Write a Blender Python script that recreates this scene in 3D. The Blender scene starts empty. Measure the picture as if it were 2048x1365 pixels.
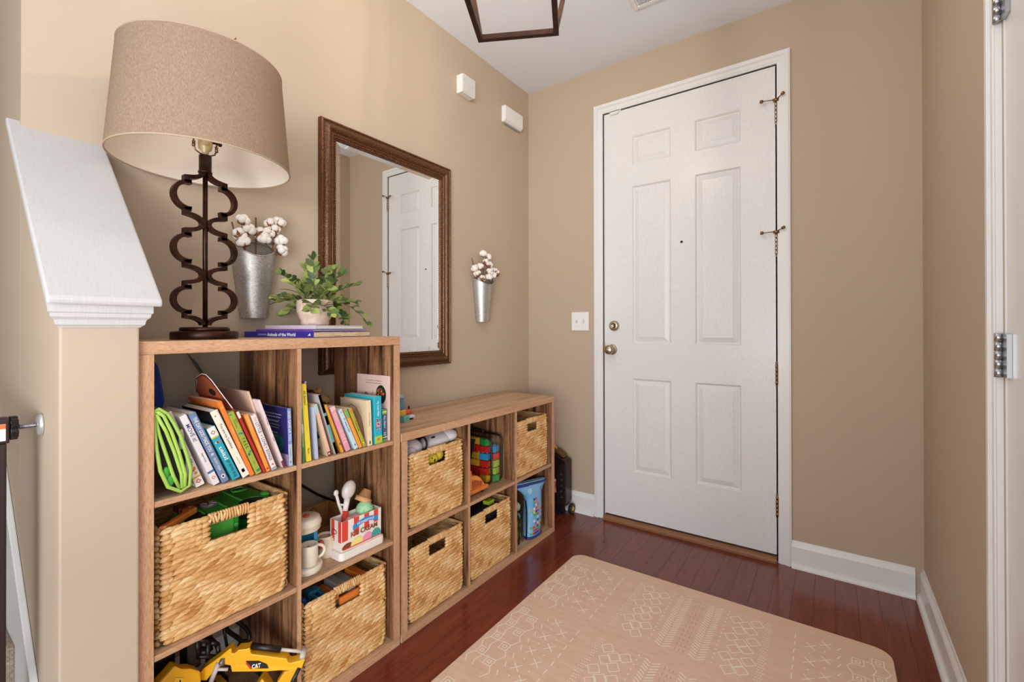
import bpy, bmesh, math, random
from mathutils import Vector, Matrix
PI = math.pi
random.seed(7)
S = bpy.context.scene
COL = S.collection

# ------------------------------------------------------------------ camera, light, exposure
cam_d = bpy.data.cameras.new('camera')
cam = bpy.data.objects.new('camera', cam_d)
COL.objects.link(cam)
YAW, PIT, ROL = .6126, .0037, -.0014
fw = Vector((-math.sin(YAW)*math.cos(PIT), math.cos(YAW)*math.cos(PIT), math.sin(PIT)))
rt = Vector((math.cos(YAW), math.sin(YAW), 0))
up = rt.cross(fw)
rt, up = math.cos(ROL)*rt + math.sin(ROL)*up, -math.sin(ROL)*rt + math.cos(ROL)*up
M = Matrix((rt, up, -fw)).transposed().to_4x4()
M.translation = (1.6702, -2.5721, 1.1476)
cam.matrix_world = M
cam_d.sensor_width = 36
cam_d.lens = 908.917/2048*36
cam_d.shift_y = -29.0/2048
cam_d.clip_start = .02
S.camera = cam

w = bpy.data.worlds.new('world')
S.world = w
w.use_nodes = True
w.node_tree.nodes['Background'].inputs[0].default_value = (.88, .945, 1, 1)
w.node_tree.nodes['Background'].inputs[1].default_value = 2.35

def area(name, loc, target, sx, sy, power, color):
    d = bpy.data.lights.new(name, 'AREA')
    d.shape = 'RECTANGLE'
    d.size, d.size_y = sx, sy
    d.energy = power
    d.color = color
    o = bpy.data.objects.new(name, d)
    COL.objects.link(o)
    o.location = loc
    o.rotation_euler = (Vector(target)-Vector(loc)).to_track_quat('-Z', 'Y').to_euler()
    return o
area('added_ceiling_fill', (1.25, -3.1, .9), (1.15, -2.6, 2.7), .5, .5, 14, (.93, .965, 1))  # fill light added behind the camera to brighten the ceiling; no fixture there
area('added_far_fill', (6.5, -9.5, 1.3), (.0, -.9, 1.5), 4.2, 2.4, 330, (.90, .955, 1))  # unseen fill light added far back to brighten the left wall
BULB_STRENGTH = 225
S.view_settings.view_transform = 'Standard'
S.view_settings.look = 'None'
S.view_settings.gamma = 1
S.view_settings.use_curve_mapping = False
S.view_settings.exposure = 0.27

# ------------------------------------------------------------------ materials
def lin(c):
    if isinstance(c, str):
        c = tuple(int(c[i:i+2], 16) for i in (0, 2, 4))
    return tuple((v/255/12.92 if v/255 <= .04045 else ((v/255+.055)/1.055)**2.4) for v in c) + (1,)

_cache = {}
def new_mat(name):
    m = bpy.data.materials.new(name)
    m.use_nodes = True
    nt = m.node_tree
    return m, nt, nt.nodes['Principled BSDF']

def setp(b, **k):
    for n, v in k.items():
        n = n.replace('_', ' ')
        if n in b.inputs:
            b.inputs[n].default_value = v

def bump_noise(nt, b, scale, strength, dist=.002, detail=3, stretch=None):
    tc = nt.nodes.new('ShaderNodeTexCoord')
    src = tc.outputs['Object']
    if stretch:
        mp = nt.nodes.new('ShaderNodeMapping')
        mp.inputs['Scale'].default_value = stretch
        nt.links.new(src, mp.inputs[0])
        src = mp.outputs[0]
    n = nt.nodes.new('ShaderNodeTexNoise')
    n.inputs['Scale'].default_value = scale
    n.inputs['Detail'].default_value = detail
    nt.links.new(src, n.inputs['Vector'])
    bp = nt.nodes.new('ShaderNodeBump')
    bp.inputs['Strength'].default_value = strength
    bp.inputs['Distance'].default_value = dist
    nt.links.new(n.outputs['Fac'], bp.inputs['Height'])
    nt.links.new(bp.outputs[0], b.inputs['Normal'])
    return n

def plain(c, rough=.5, metal=0, bump=None, spec=.5, name=None, sheen=0, coat=0):
    key = (str(c), rough, metal, str(bump), spec, sheen, coat)
    if key in _cache:
        return _cache[key]
    m, nt, b = new_mat(name or 'paint_' + (c if isinstance(c, str) else '%02x%02x%02x' % tuple(c)))
    setp(b, Base_Color=lin(c), Roughness=rough, Metallic=metal, Specular_IOR_Level=spec, Sheen_Weight=sheen, Coat_Weight=coat)
    if bump:
        bump_noise(nt, b, bump[0], bump[1], *(bump[2:]))
    _cache[key] = m
    return m

def ramp(nt, stops):
    r = nt.nodes.new('ShaderNodeValToRGB')
    e = r.color_ramp.elements
    while len(e) < len(stops):
        e.new(.5)
    for el, (p, c) in zip(e, stops):
        el.position = p
        el.color = lin(c)
    return r

def noisy(name, stops, scale=8, rough=.5, stretch=None, metal=0, bump=.0, detail=6, coat=0, dist=.002, spec=.5, rnd=0, kind='noise'):
    """colour from a (stretched) noise through a ramp, optional bump and per-object shift"""
    m, nt, b = new_mat(name)
    tc = nt.nodes.new('ShaderNodeTexCoord')
    mp = nt.nodes.new('ShaderNodeMapping')
    if stretch:
        mp.inputs['Scale'].default_value = stretch
    nt.links.new(tc.outputs['Object'], mp.inputs[0])
    if rnd:
        oi = nt.nodes.new('ShaderNodeObjectInfo')
        mu = nt.nodes.new('ShaderNodeMath')
        mu.operation = 'MULTIPLY'
        mu.inputs[1].default_value = 37
        nt.links.new(oi.outputs['Random'], mu.inputs[0])
        nt.links.new(mu.outputs[0], mp.inputs['Location'])
    if kind == 'voronoi':
        n = nt.nodes.new('ShaderNodeTexVoronoi')
        n.inputs['Scale'].default_value = scale
        out = n.outputs['Color']
    else:
        n = nt.nodes.new('ShaderNodeTexNoise')
        n.inputs['Scale'].default_value = scale
        n.inputs['Detail'].default_value = detail
        out = n.outputs['Fac']
    nt.links.new(mp.outputs[0], n.inputs['Vector'])
    r = ramp(nt, stops)
    nt.links.new(out, r.inputs[0])
    colout = r.outputs[0]
    if rnd:
        hs = nt.nodes.new('ShaderNodeHueSaturation')
        mr = nt.nodes.new('ShaderNodeMapRange')
        mr.inputs['To Min'].default_value = 1-rnd
        mr.inputs['To Max'].default_value = 1+rnd
        nt.links.new(oi.outputs['Random'], mr.inputs['Value'])
        nt.links.new(mr.outputs[0], hs.inputs['Value'])
        nt.links.new(colout, hs.inputs['Color'])
        colout = hs.outputs[0]
    nt.links.new(colout, b.inputs['Base Color'])
    setp(b, Roughness=rough, Metallic=metal, Coat_Weight=coat, Specular_IOR_Level=spec)
    if bump:
        bp = nt.nodes.new('ShaderNodeBump')
        bp.inputs['Strength'].default_value = bump
        bp.inputs['Distance'].default_value = dist
        nt.links.new(out, bp.inputs['Height'])
        nt.links.new(bp.outputs[0], b.inputs['Normal'])
    return m

def emit(c, strength, name='lit_bulb'):
    m, nt, b = new_mat(name)
    setp(b, Base_Color=lin(c), Emission_Color=lin(c), Emission_Strength=strength)
    return m

WALL = plain('bda992', .62, bump=(260, .12, .0012, 4), spec=.35, name='taupe_wall_paint')
CEIL = plain('eef3fa', .8, bump=(300, .08, .001, 4), spec=.2, name='ceiling_paint')
TRIM = plain('e9e6e2', .32, spec=.5, name='white_trim_paint')
DOORP = noisy('white_door_paint', [(.3, 'e2dedb'), (.7, 'eae7e4')], 60, .3, (2.5, 30, .6), bump=.10, dist=.0012)
CAPP = noisy('white_cap_paint', [(.3, 'c2bdb9'), (.7, 'cbc7c3')], 40, .45, (1, 14, 1), bump=.12, dist=.001)
def wood(name, grain, stops, fine_dark, fine_mix, scale=1.6, dist=.6):
    st = {'x': (.8, 14, 14), 'y': (14, .8, 14), 'z': (14, 14, .8)}[grain]
    m, nt, b = new_mat(name)
    tc = nt.nodes.new('ShaderNodeTexCoord')
    def nz(scale, stretch, detail, rough=.6, dist=0):
        mp = nt.nodes.new('ShaderNodeMapping')
        mp.inputs['Scale'].default_value = stretch
        nt.links.new(tc.outputs['Object'], mp.inputs[0])
        n = nt.nodes.new('ShaderNodeTexNoise')
        n.inputs['Scale'].default_value = scale
        n.inputs['Detail'].default_value = detail
        n.inputs['Roughness'].default_value = rough
        n.inputs['Distortion'].default_value = dist
        nt.links.new(mp.outputs[0], n.inputs['Vector'])
        return n.outputs['Fac']
    a = nz(scale, st, 5, .6, dist)
    fine = nz(30, tuple(v*2.6 if v > 2 else 1.9 for v in st), 3, .7)
    r1 = ramp(nt, stops)
    nt.links.new(a, r1.inputs[0])
    r2 = ramp(nt, [(.36, fine_dark), (.52, 'ffffff')])
    nt.links.new(fine, r2.inputs[0])
    mx = nt.nodes.new('ShaderNodeMix')
    mx.data_type = 'RGBA'
    mx.blend_type = 'MULTIPLY'
    mx.inputs[0].default_value = fine_mix
    nt.links.new(r1.outputs[0], mx.inputs[6])
    nt.links.new(r2.outputs[0], mx.inputs[7])
    nt.links.new(mx.outputs[2], b.inputs['Base Color'])
    setp(b, Roughness=.5, Specular_IOR_Level=.35)
    bp = nt.nodes.new('ShaderNodeBump')
    bp.inputs['Strength'].default_value = .2
    bp.inputs['Distance'].default_value = .0005
    nt.links.new(fine, bp.inputs['Height'])
    nt.links.new(bp.outputs[0], b.inputs['Normal'])
    return m
_pale = [(.28, 'ba8a66'), (.45, 'c99a74'), (.6, 'd4a882')]
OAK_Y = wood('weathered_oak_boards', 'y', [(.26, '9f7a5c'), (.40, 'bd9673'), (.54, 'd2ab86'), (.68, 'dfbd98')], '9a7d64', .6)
OAK_Z_SHADED = wood('weathered_oak_shaded_uprights', 'z', [(.31, '2e180d'), (.43, '70482f'), (.55, '9c6f4a'), (.68, 'ba8d65')], '75553f', .7, 2.6, 1.0)  # same oak as the boards; real streaks, plus shade painted into a darker tone
EDGE_Y = wood('oak_edge_band_along', 'y', _pale, 'a07a5c', .6, 2.2, .2)
EDGE_Z = wood('oak_edge_band_upright', 'z', _pale, 'a07a5c', .6, 2.2, .2)
FLOORM = noisy('red_brown_floor_varnish', [(.25, '662a1b'), (.5, '743221'), (.75, '803826')], 7, .2, (10, .9, 1), detail=4, rnd=.12, bump=.03, dist=.0005, coat=.15)
SUBFLOOR = plain('2a120c', .6)
CARPET = noisy('beige_carpet', [(.3, '8b7c6b'), (.7, 'c4b6a2')], 190, .95, bump=.8, dist=.006)
MATM = noisy('tan_foam_mat', [(.3, 'e2bd9f'), (.55, 'e8c6a9'), (.75, 'ecccb1')], 14, .75, (1, 5, 1), bump=.05)
MATP = plain('fdf3dc', .75)
MATD = plain('b08d72', .75)
BRONZE = noisy('oil_rubbed_bronze', [(.35, '24130c'), (.7, '4a2716')], 30, .36, metal=.65, detail=4)
LANTM = noisy('brown_black_lantern', [(.35, '2a1309'), (.7, '4a2610')], 40, .42, metal=.5)
GALV = noisy('galvanised_steel', [(.1, 'a5a098'), (.5, 'b7b1a9'), (.9, 'c8c2ba')], 260, .42, metal=.75, kind='voronoi', bump=.10, dist=.001)
NICKEL = plain('b9ab98', .28, 1, name='satin_nickel')
STEEL = plain('b2b3b6', .28, 1, name='bright_steel')
BRASS = plain('8f6d4c', .34, 1, name='antique_brass')
FRAMEM = noisy('bronzed_mirror_frame', [(.3, '351c0e'), (.5, '5d381d'), (.66, '835830'), (.8, 'ab7f4c')], 220, .38, metal=.45, detail=8, bump=.1)
BLACK = plain('141110', .45)
BLACKG = plain('0d0b0b', .2)
WHITEP = plain('eeebe6', .4)
PAPER = plain('e6d9c2', .85, name='page_paper')

def linen():
    m, nt, b = new_mat('linen_shade_fabric')
    n = bump_noise(nt, b, 1.0, .35, .0008, 5, (800, 800, 160))
    r = ramp(nt, [(.35, '8d745e'), (.65, 'ad947d')])
    nt.links.new(n.outputs['Fac'], r.inputs[0])
    nt.links.new(r.outputs[0], b.inputs['Base Color'])
    setp(b, Roughness=.85, Specular_IOR_Level=.2)
    tr = nt.nodes.new('ShaderNodeBsdfTranslucent')
    tr.inputs[0].default_value = lin('d8b48c')
    mx = nt.nodes.new('ShaderNodeMixShader')
    mx.inputs[0].default_value = .16
    out = nt.nodes['Material Output']
    nt.links.new(b.outputs[0], mx.inputs[1])
    nt.links.new(tr.outputs[0], mx.inputs[2])
    nt.links.new(mx.outputs[0], out.inputs[0])
    return m
LINEN = linen()
LINER = plain('eadccb', .8, name='shade_liner')

def straw():
    m, nt, b = new_mat('water_hyacinth_straw')
    at = nt.nodes.new('ShaderNodeAttribute')
    at.attribute_name = 'tint'
    r = ramp(nt, [(0, 'c08545'), (.25, 'd6a264'), (.65, 'e6ba7e'), (1, 'f0d09c')])
    nt.links.new(at.outputs['Fac'], r.inputs[0])
    tc = nt.nodes.new('ShaderNodeTexCoord')
    n = nt.nodes.new('ShaderNodeTexNoise')
    n.inputs['Scale'].default_value = 1
    mp = nt.nodes.new('ShaderNodeMapping')
    mp.inputs['Scale'].default_value = (70, 70, 900)
    nt.links.new(tc.outputs['Object'], mp.inputs[0])
    nt.links.new(mp.outputs[0], n.inputs['Vector'])
    r2 = ramp(nt, [(.32, 'b98a5e'), (.55, 'ffffff')])
    nt.links.new(n.outputs['Fac'], r2.inputs[0])
    mx = nt.nodes.new('ShaderNodeMix')
    mx.data_type = 'RGBA'
    mx.blend_type = 'MULTIPLY'
    mx.inputs[0].default_value = .5
    nt.links.new(r.outputs[0], mx.inputs[6])
    nt.links.new(r2.outputs[0], mx.inputs[7])
    nt.links.new(mx.outputs[2], b.inputs['Base Color'])
    setp(b, Roughness=.6, Specular_IOR_Level=.3)
    return m
STRAW = straw()
STRAWD = plain('6e431f', .8, name='shaded_straw_backing')  # backing toned dark, painting shadow lines into the gaps between strands

def clear(name, tint, mixf=.92, rough=.08):
    m, nt, b = new_mat(name)
    tr = nt.nodes.new('ShaderNodeBsdfTransparent')
    tr.inputs[0].default_value = lin(tint)
    gl = nt.nodes.new('ShaderNodeBsdfGlossy')
    gl.inputs['Roughness'].default_value = rough
    mx = nt.nodes.new('ShaderNodeMixShader')
    mx.inputs[0].default_value = 1-mixf
    out = nt.nodes['Material Output']
    nt.links.new(tr.outputs[0], mx.inputs[1])
    nt.links.new(gl.outputs[0], mx.inputs[2])
    nt.links.new(mx.outputs[0], out.inputs[0])
    return m
PVC = clear('clear_vinyl', 'f4f6f6')
MIRROR, _nt, _b = new_mat('mirror_glass')
setp(_b, Base_Color=(.9, .91, .91, 1), Metallic=1, Roughness=.0)

def leafm():
    m, nt, b = new_mat('artificial_leaf')
    oi = nt.nodes.new('ShaderNodeObjectInfo')
    r = ramp(nt, [(0, '3c4f2a'), (.35, '5d7036'), (.7, '848f45'), (1, 'aab35f')])
    nt.links.new(oi.outputs['Random'], r.inputs[0])
    nt.links.new(r.outputs[0], b.inputs['Base Color'])
    setp(b, Roughness=.5)
    return m
LEAF = leafm()

# ------------------------------------------------------------------ mesh helpers
class MB:
    def __init__(s):
        s.v, s.f, s.mi, s.sm = [], [], [], []
    def add(s, verts, faces, mi=0, smooth=False, M=None):
        o = len(s.v)
        s.v += [tuple(M @ Vector(p)) if M else tuple(p) for p in verts]
        s.f += [tuple(i+o for i in f) for f in faces]
        s.mi += [mi]*len(faces)
        s.sm += [smooth]*len(faces)
        return s
    def board(s, a, b):
        """a box whose +x face takes the second material"""
        s.box(a, b)
        s.mi[-3] = 1
        return s
    def box(s, a, b, mi=0, M=None):
        (x0, y0, z0), (x1, y1, z1) = a, b
        x0, x1 = min(x0, x1), max(x0, x1); y0, y1 = min(y0, y1), max(y0, y1); z0, z1 = min(z0, z1), max(z0, z1)
        v = [(x0,y0,z0),(x1,y0,z0),(x1,y1,z0),(x0,y1,z0),(x0,y0,z1),(x1,y0,z1),(x1,y1,z1),(x0,y1,z1)]
        return s.add(v, [(0,3,2,1),(4,5,6,7),(0,1,5,4),(1,2,6,5),(2,3,7,6),(3,0,4,7)], mi, False, M)
    def prism(s, poly, t0, t1, axis='x', mi=0, M=None, smooth=False):
        """polygon in the two other axes, extruded from t0 to t1 along axis"""
        def P(a, b, t):
            return {'x': (t, a, b), 'y': (a, t, b), 'z': (a, b, t)}[axis]
        n = len(poly)
        area2 = sum(poly[i][0]*poly[(i+1) % n][1]-poly[(i+1) % n][0]*poly[i][1] for i in range(n))
        if (area2 < 0) != (axis == 'y'):
            poly = poly[::-1]
        v = [P(a, b, t0) for a, b in poly]+[P(a, b, t1) for a, b in poly]
        f = [tuple(range(n))[::-1], tuple(range(n, 2*n))]
        s.add(v, f, mi, False, M)
        s.add(v, [(i, (i+1) % n, n+(i+1) % n, n+i) for i in range(n)], mi, smooth, M)
        return s
    def lathe(s, prof, n=24, mi=0, M=None, smooth=True, sx=1, sy=1, a0=0, a1=2*PI):
        full = abs(a1-a0-2*PI) < 1e-6
        m = n if full else n+1
        v = [(r*math.cos(a0+(a1-a0)*i/n)*sx, r*math.sin(a0+(a1-a0)*i/n)*sy, z) for r, z in prof for i in range(m)]
        f = []
        for j in range(len(prof)-1):
            for i in range(n):
                k = (i+1) % m
                f.append((j*m+i, j*m+k, (j+1)*m+k, (j+1)*m+i))
        return s.add(v, f, mi, smooth, M)
    def ball(s, c, r, n=12, mi=0, M=None):
        rx, ry, rz = (r, r, r) if not isinstance(r, (tuple, list)) else r
        h = max(6, n*2//3)
        v = [(c[0], c[1], c[2]-rz)]
        for j in range(1, h):
            a = -PI/2+PI*j/h
            v += [(c[0]+rx*math.cos(a)*math.cos(2*PI*i/n), c[1]+ry*math.cos(a)*math.sin(2*PI*i/n), c[2]+rz*math.sin(a)) for i in range(n)]
        v.append((c[0], c[1], c[2]+rz))
        f = [(0, 1+(i+1) % n, 1+i) for i in range(n)]
        for j in range(h-2):
            for i in range(n):
                a, b = 1+j*n+i, 1+j*n+(i+1) % n
                f.append((a, b, b+n, a+n))
        L = len(v)-1
        f += [(L, 1+(h-2)*n+i, 1+(h-2)*n+(i+1) % n) for i in range(n)]
        return s.add(v, f, mi, True, M)
    def tube(s, pts, r, n=8, mi=0, M=None, closed=False, flat=1.0):
        pts = [Vector(p) for p in pts]
        N = len(pts)
        rr = r if isinstance(r, (list, tuple)) else [r]*N
        v, f = [], []
        prev = None
        for i, p in enumerate(pts):
            if closed:
                t = pts[(i+1) % N]-pts[i-1]
            else:
                t = pts[min(i+1, N-1)]-pts[max(i-1, 0)]
            t.normalize()
            if prev is None:
                u = t.orthogonal().normalized()
            else:
                u = (prev-t*prev.dot(t))
                u = u.normalized() if u.length > 1e-6 else t.orthogonal().normalized()
            prev = u
            w2 = t.cross(u)
            for k in range(n):
                a = 2*PI*k/n
                v.append(p+(u*math.cos(a)+w2*math.sin(a)*flat)*rr[i])
        for i in range(N if closed else N-1):
            for k in range(n):
                a, b = i*n+k, i*n+(k+1) % n
                c, d = ((i+1) % N)*n+(k+1) % n, ((i+1) % N)*n+k
                f.append((a, b, c, d))
        if not closed:
            f += [tuple(range(n))[::-1], tuple((N-1)*n+k for k in range(n))]
        return s.add(v, f, mi, True, M)
    def rod(s, a, b, r, n=10, mi=0, M=None, r2=None):
        return s.tube([a, b], [r, r if r2 is None else r2], n, mi, M)
    def build(s, name, mats, parent=None, bevel=0, seg=2, loc=None, rot=None, fix=False):
        me = bpy.data.meshes.new(name)
        me.from_pydata(s.v, [], s.f)
        if not isinstance(mats, (list, tuple)):
            mats = [mats]
        for m in mats:
            me.materials.append(m)
        me.polygons.foreach_set('material_index', s.mi)
        me.polygons.foreach_set('use_smooth', s.sm)
        if fix or bevel:
            bm = bmesh.new()
            bm.from_mesh(me)
            bmesh.ops.remove_doubles(bm, verts=bm.verts, dist=1e-6)
            if bevel:
                ed = [e for e in bm.edges if len(e.link_faces) == 2 and e.calc_face_angle(0) > .6]
                bmesh.ops.bevel(bm, geom=ed, offset=bevel, segments=seg, profile=.6, affect='EDGES', clamp_overlap=True)
            if fix:
                bmesh.ops.recalc_face_normals(bm, faces=bm.faces)
            bm.to_mesh(me)
            bm.free()
        me.update()
        return link(name, me, parent, loc, rot)

def link(name, me, parent=None, loc=None, rot=None):
    o = bpy.data.objects.new(name, me)
    COL.objects.link(o)
    if parent:
        o.parent = parent
    if loc:
        o.location = loc
    if rot:
        o.rotation_euler = rot
    return o

def thing(name, label, cat, loc=(0, 0, 0), rot=None, group=None):
    o = link(name, None, None, loc, rot)
    o.empty_display_size = .05
    return tag(o, label, cat, group)

def tag(o, label, cat, group=None):
    o['label'] = label
    o['category'] = cat
    if group:
        o['group'] = group
    return o

def struct(o, label=None):
    o['kind'] = 'structure'
    if label:
        o['label'] = label
    return o

def text(parent, name, body, mat, c, xd, yd, h, wmax=None, depth=.0004, bold=0, fit_w=None):
    """flat lettering centred at c, running along xd, letters upright along yd"""
    cu = bpy.data.curves.new(name, 'FONT')
    cu.body = body
    cu.size = 1
    cu.resolution_u = 2
    cu.extrude = 0
    cu.offset = bold
    cu.align_x = 'CENTER'
    ob = bpy.data.objects.new(name, cu)
    me = bpy.data.meshes.new_from_object(ob)
    bpy.data.objects.remove(ob)
    if not me.vertices:
        return None
    xs = [v.co.x for v in me.vertices]; ys = [v.co.y for v in me.vertices]
    cx, cy = (max(xs)+min(xs))/2, (max(ys)+min(ys))/2
    wd, ht = max(xs)-min(xs), max(ys)-min(ys)
    sy = h/ht
    sx = sy
    if fit_w:
        sx = fit_w/wd
    elif wmax and wd*sx > wmax:
        sx = wmax/wd
    xd, yd = Vector(xd), Vector(yd)
    zd = xd.cross(yd)
    c = Vector(c)
    for v in me.vertices:
        v.co = c + xd*((v.co.x-cx)*sx) + yd*((v.co.y-cy)*sy) + zd*depth
    me.materials.clear()
    me.materials.append(mat)
    me.update()
    return link(name, me, parent)

def arc(cx, cy, r, a0, a1, n=8, ry=None):
    ry = r if ry is None else ry
    return [(cx+r*math.cos(math.radians(a0+(a1-a0)*i/n)), cy+ry*math.sin(math.radians(a0+(a1-a0)*i/n))) for i in range(n+1)]

def rrect(x0, y0, x1, y1, r, n=4):
    return (arc(x1-r, y1-r, r, 0, 90, n)+arc(x0+r, y1-r, r, 90, 180, n)+arc(x0+r, y0+r, r, 180, 270, n)+arc(x1-r, y0+r, r, 270, 360, n))

YP, ZP = (0, 1, 0), (0, 0, 1)

# ------------------------------------------------------------------ the setting
CEZ = 2.73
RW = 1.9874
DL, DR, DB, DT = .55, 1.4474, .0344, 2.4383        # front door slab
CL, CR, CT = .4845, 1.511, 2.4998                  # its casing
OY0, OY1, OT = -1.944, -1.104, 2.44                # closet door opening in the right wall

struct(MB().box((-.12, -2.348, 0), (0, .12, CEZ)).build('wall_left', WALL), 'taupe wall behind the bookcases')
struct(MB().box((-3, -2.348, 0), (-.12, -2.23, CEZ)).build('wall_stairs', WALL), 'taupe wall beside the stairs')
m = MB()
m.box((0, 0, 0), (CL+.05, .12, CEZ)).box((CR-.05, 0, 0), (RW+.12, .12, CEZ)).box((CL+.05, 0, CT-.05), (CR-.05, .12, CEZ))
struct(m.build('wall_front', WALL), 'taupe wall with the white front door')
m = MB()
m.box((RW, OY1, 0), (RW+.12, 0, CEZ)).box((RW, -2.25, 0), (RW+.12, OY0, CEZ)).box((RW, OY0, OT), (RW+.12, OY1, CEZ))
struct(m.build('wall_right', WALL), 'taupe wall with the closet door')
struct(MB().box((-3, -3.47, 0), (.3, -3.35, CEZ)).build('wall_beyond', WALL), 'taupe wall on the far side of the stairs')
struct(MB().box((-3, -5.6, CEZ), (5.2, .12, CEZ+.1)).build('ceiling', CEIL), 'plain white ceiling')
struct(MB().box((-3.12, -3.47, 0), (-3, -2.23, CEZ)).build('wall_stair_end', WALL), 'taupe wall at the top of the stairs')
# knee wall ending in a post
def zc(x):
    return 1.216+(.43-x)*1.03
struct(MB().prism([(0, 0), (.4, 0), (.4, zc(.4)-.03), (0, zc(0)-.03)], -2.348, -2.2185, 'y').build('wall_knee', WALL, bevel=.004), 'taupe knee wall and post beside the tall bookcase')

# floor with single planks
fl = struct(MB().box((-3, -5.6, -.06), (5.2, 0, -.019)).build('floor', SUBFLOOR), 'red brown hardwood strip floor')
pw = .0753
_plank = {}
def plank_mesh(L):
    if L not in _plank:
        m = MB().box((-pw/2+.00015, -L/2+.00015, -.019), (pw/2-.00015, L/2-.00015, 0))
        o = m.build('floor_plank', FLOORM, bevel=.0005, seg=1)
        _plank[L] = o.data
        bpy.data.objects.remove(o)
    return _plank[L]
k0 = 1.3795
k = -18
rp = random.Random(3)
while True:
    xc = k0+(k+.5)*pw
    k += 1
    if xc-pw/2 < .004:
        continue
    if xc+pw/2 > RW+.004:
        break
    y = -rp.uniform(0, .5)+.0
    top = 0.0
    while top > -3.0:
        L = rp.choice([.5, .7, .9, 1.1])
        if top == 0.0:
            L = rp.choice([.3, .5, .7])
        link('floor_plank', plank_mesh(L), fl, (xc, top-L/2, 0))
        top -= L
struct(MB().prism([(RW+.01, -2.25), (5.2, -2.25), (5.2, -5.6), (.3, -5.6), (.3, -4.15), (RW+.01, -4.15)], -.019, 0, 'z').build('floor_hall', FLOORM), 'hardwood floor of the hall')
struct(MB().box((-3, -3.35, -.019), (.0, -2.348, 0)).build('floor_stairs', CARPET), 'floor under the stairs')

# carpeted stairs
st = struct(MB().box((-.0, -3.35, 0), (.234, -2.36, .19)).build('floor_steps', CARPET, bevel=.012), 'beige carpeted stairs beyond the gate')
for i in range(1, 5):
    MB().box((.04-.185*(i-1)-.19, -3.35, .0), (.05-.185*(i-1), -2.36, .19*(i+1))).build('stair_step', CARPET, st, bevel=.012)
def sk(x):
    return .3606+(.2239-x)*1.03
struct(MB().prism([(.40, 0), (.40, sk(.40)), (-1.2, sk(-1.2)), (-1.2, sk(-1.2)-.15), (.26, .0)], -2.362, -2.3485, 'y').build('baseboard_stairs', TRIM, bevel=.003), 'white sloping skirt board on the stair wall')

# baseboards
BP = [(0, 0), (.014, 0), (.014, .098), (.011, .106), (.006, .116), (.004, .125), (0, .125)]
SH = [(.014, 0), (.029, 0), (.028, .007), (.024, .014), (.0175, .018), (.014, .0185)]
def base_front(name, x0, x1, lab):
    m = MB()
    for pr in (BP, SH):
        m.prism([(-a, b) for a, b in pr], x0, x1, 'x')
    return struct(m.build(name, TRIM), lab)
def base_side(name, xw, sgn, y0, y1, lab):
    m = MB()
    for pr in (BP, SH):
        m.prism([(xw+sgn*a, b) for a, b in pr], y0, y1, 'y')
    return struct(m.build(name, TRIM), lab)
base_front('baseboard_front_left', .0295, CL, 'white baseboard left of the front door')
base_front('baseboard_front_right', CR, RW-.0295, 'white baseboard right of the front door')
base_side('baseboard_left', 0, 1, -2.2185, 0, 'white baseboard behind the bookcases')
base_side('baseboard_right', RW, -1, -1.04, 0, 'white baseboard of the right wall')

# casings
def u_frame(m, o0, o1, t, swap=None, x0=CL, x1=CR, zt=CT):
    """three boards between offsets o0 (outside) and o1 (inside) of an opening's casing, thickness t towards the room"""
    for a, b in (((x0+o0, -t, 0), (x0+o1, 0, zt-o0)), ((x1-o1, -t, 0), (x1-o0, 0, zt-o0)), ((x0+o1, -t, zt-o1), (x1-o1, 0, zt-o0))):
        m.box(a, b, 0, swap)
m = MB()
u_frame(m, 0, .006, .014); u_frame(m, .006, .022, .019); u_frame(m, .022, .026, .016); u_frame(m, .026, .046, .0135); u_frame(m, .046, .056, .011)
u_frame(m, .0562, .0615, -.0)
tr = struct(m.build('trim_1', TRIM), 'white casing around the front door')
m = MB()
m.box((CL+.05, .001, 0), (DL-.0014, .12, CT-.06)).box((DR+.003, .001, 0), (CR-.05, .12, CT-.06)).box((CL+.05, .001, DT+.0016), (CR-.05, .12, CT-.05))
m.box((DL-.0014, .047, DB), (DL+.012, .07, DT)).box((DR-.012, .047, DB), (DR+.003, .07, DT))
m.build('jamb', TRIM, tr)
# mapping for the right wall: local x -> -y, local y -> -x
RM = Matrix(((0, 1, 0, RW), (-1, 0, 0, 0), (0, 0, 1, 0), (0, 0, 0, 1)))
RMm = RM
m = MB()
for a, b, t in ((0, .006, .014), (.006, .022, .019), (.022, .026, .016), (.026, .046, .0135), (.046, .056, .011)):
    u_frame(m, a, b, t, RMm, 1.04, 2.008, 2.504)
tr2 = struct(m.build('trim_2', TRIM, fix=True), 'white casing around the closet door')
m = MB().box((RW+.001, OY1-.002, 0), (RW+.12, OY1+.0, OT)).box((RW+.001, OY0, 0), (RW+.12, OY0+.002, OT))
m.build('jamb', TRIM, tr2)

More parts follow.
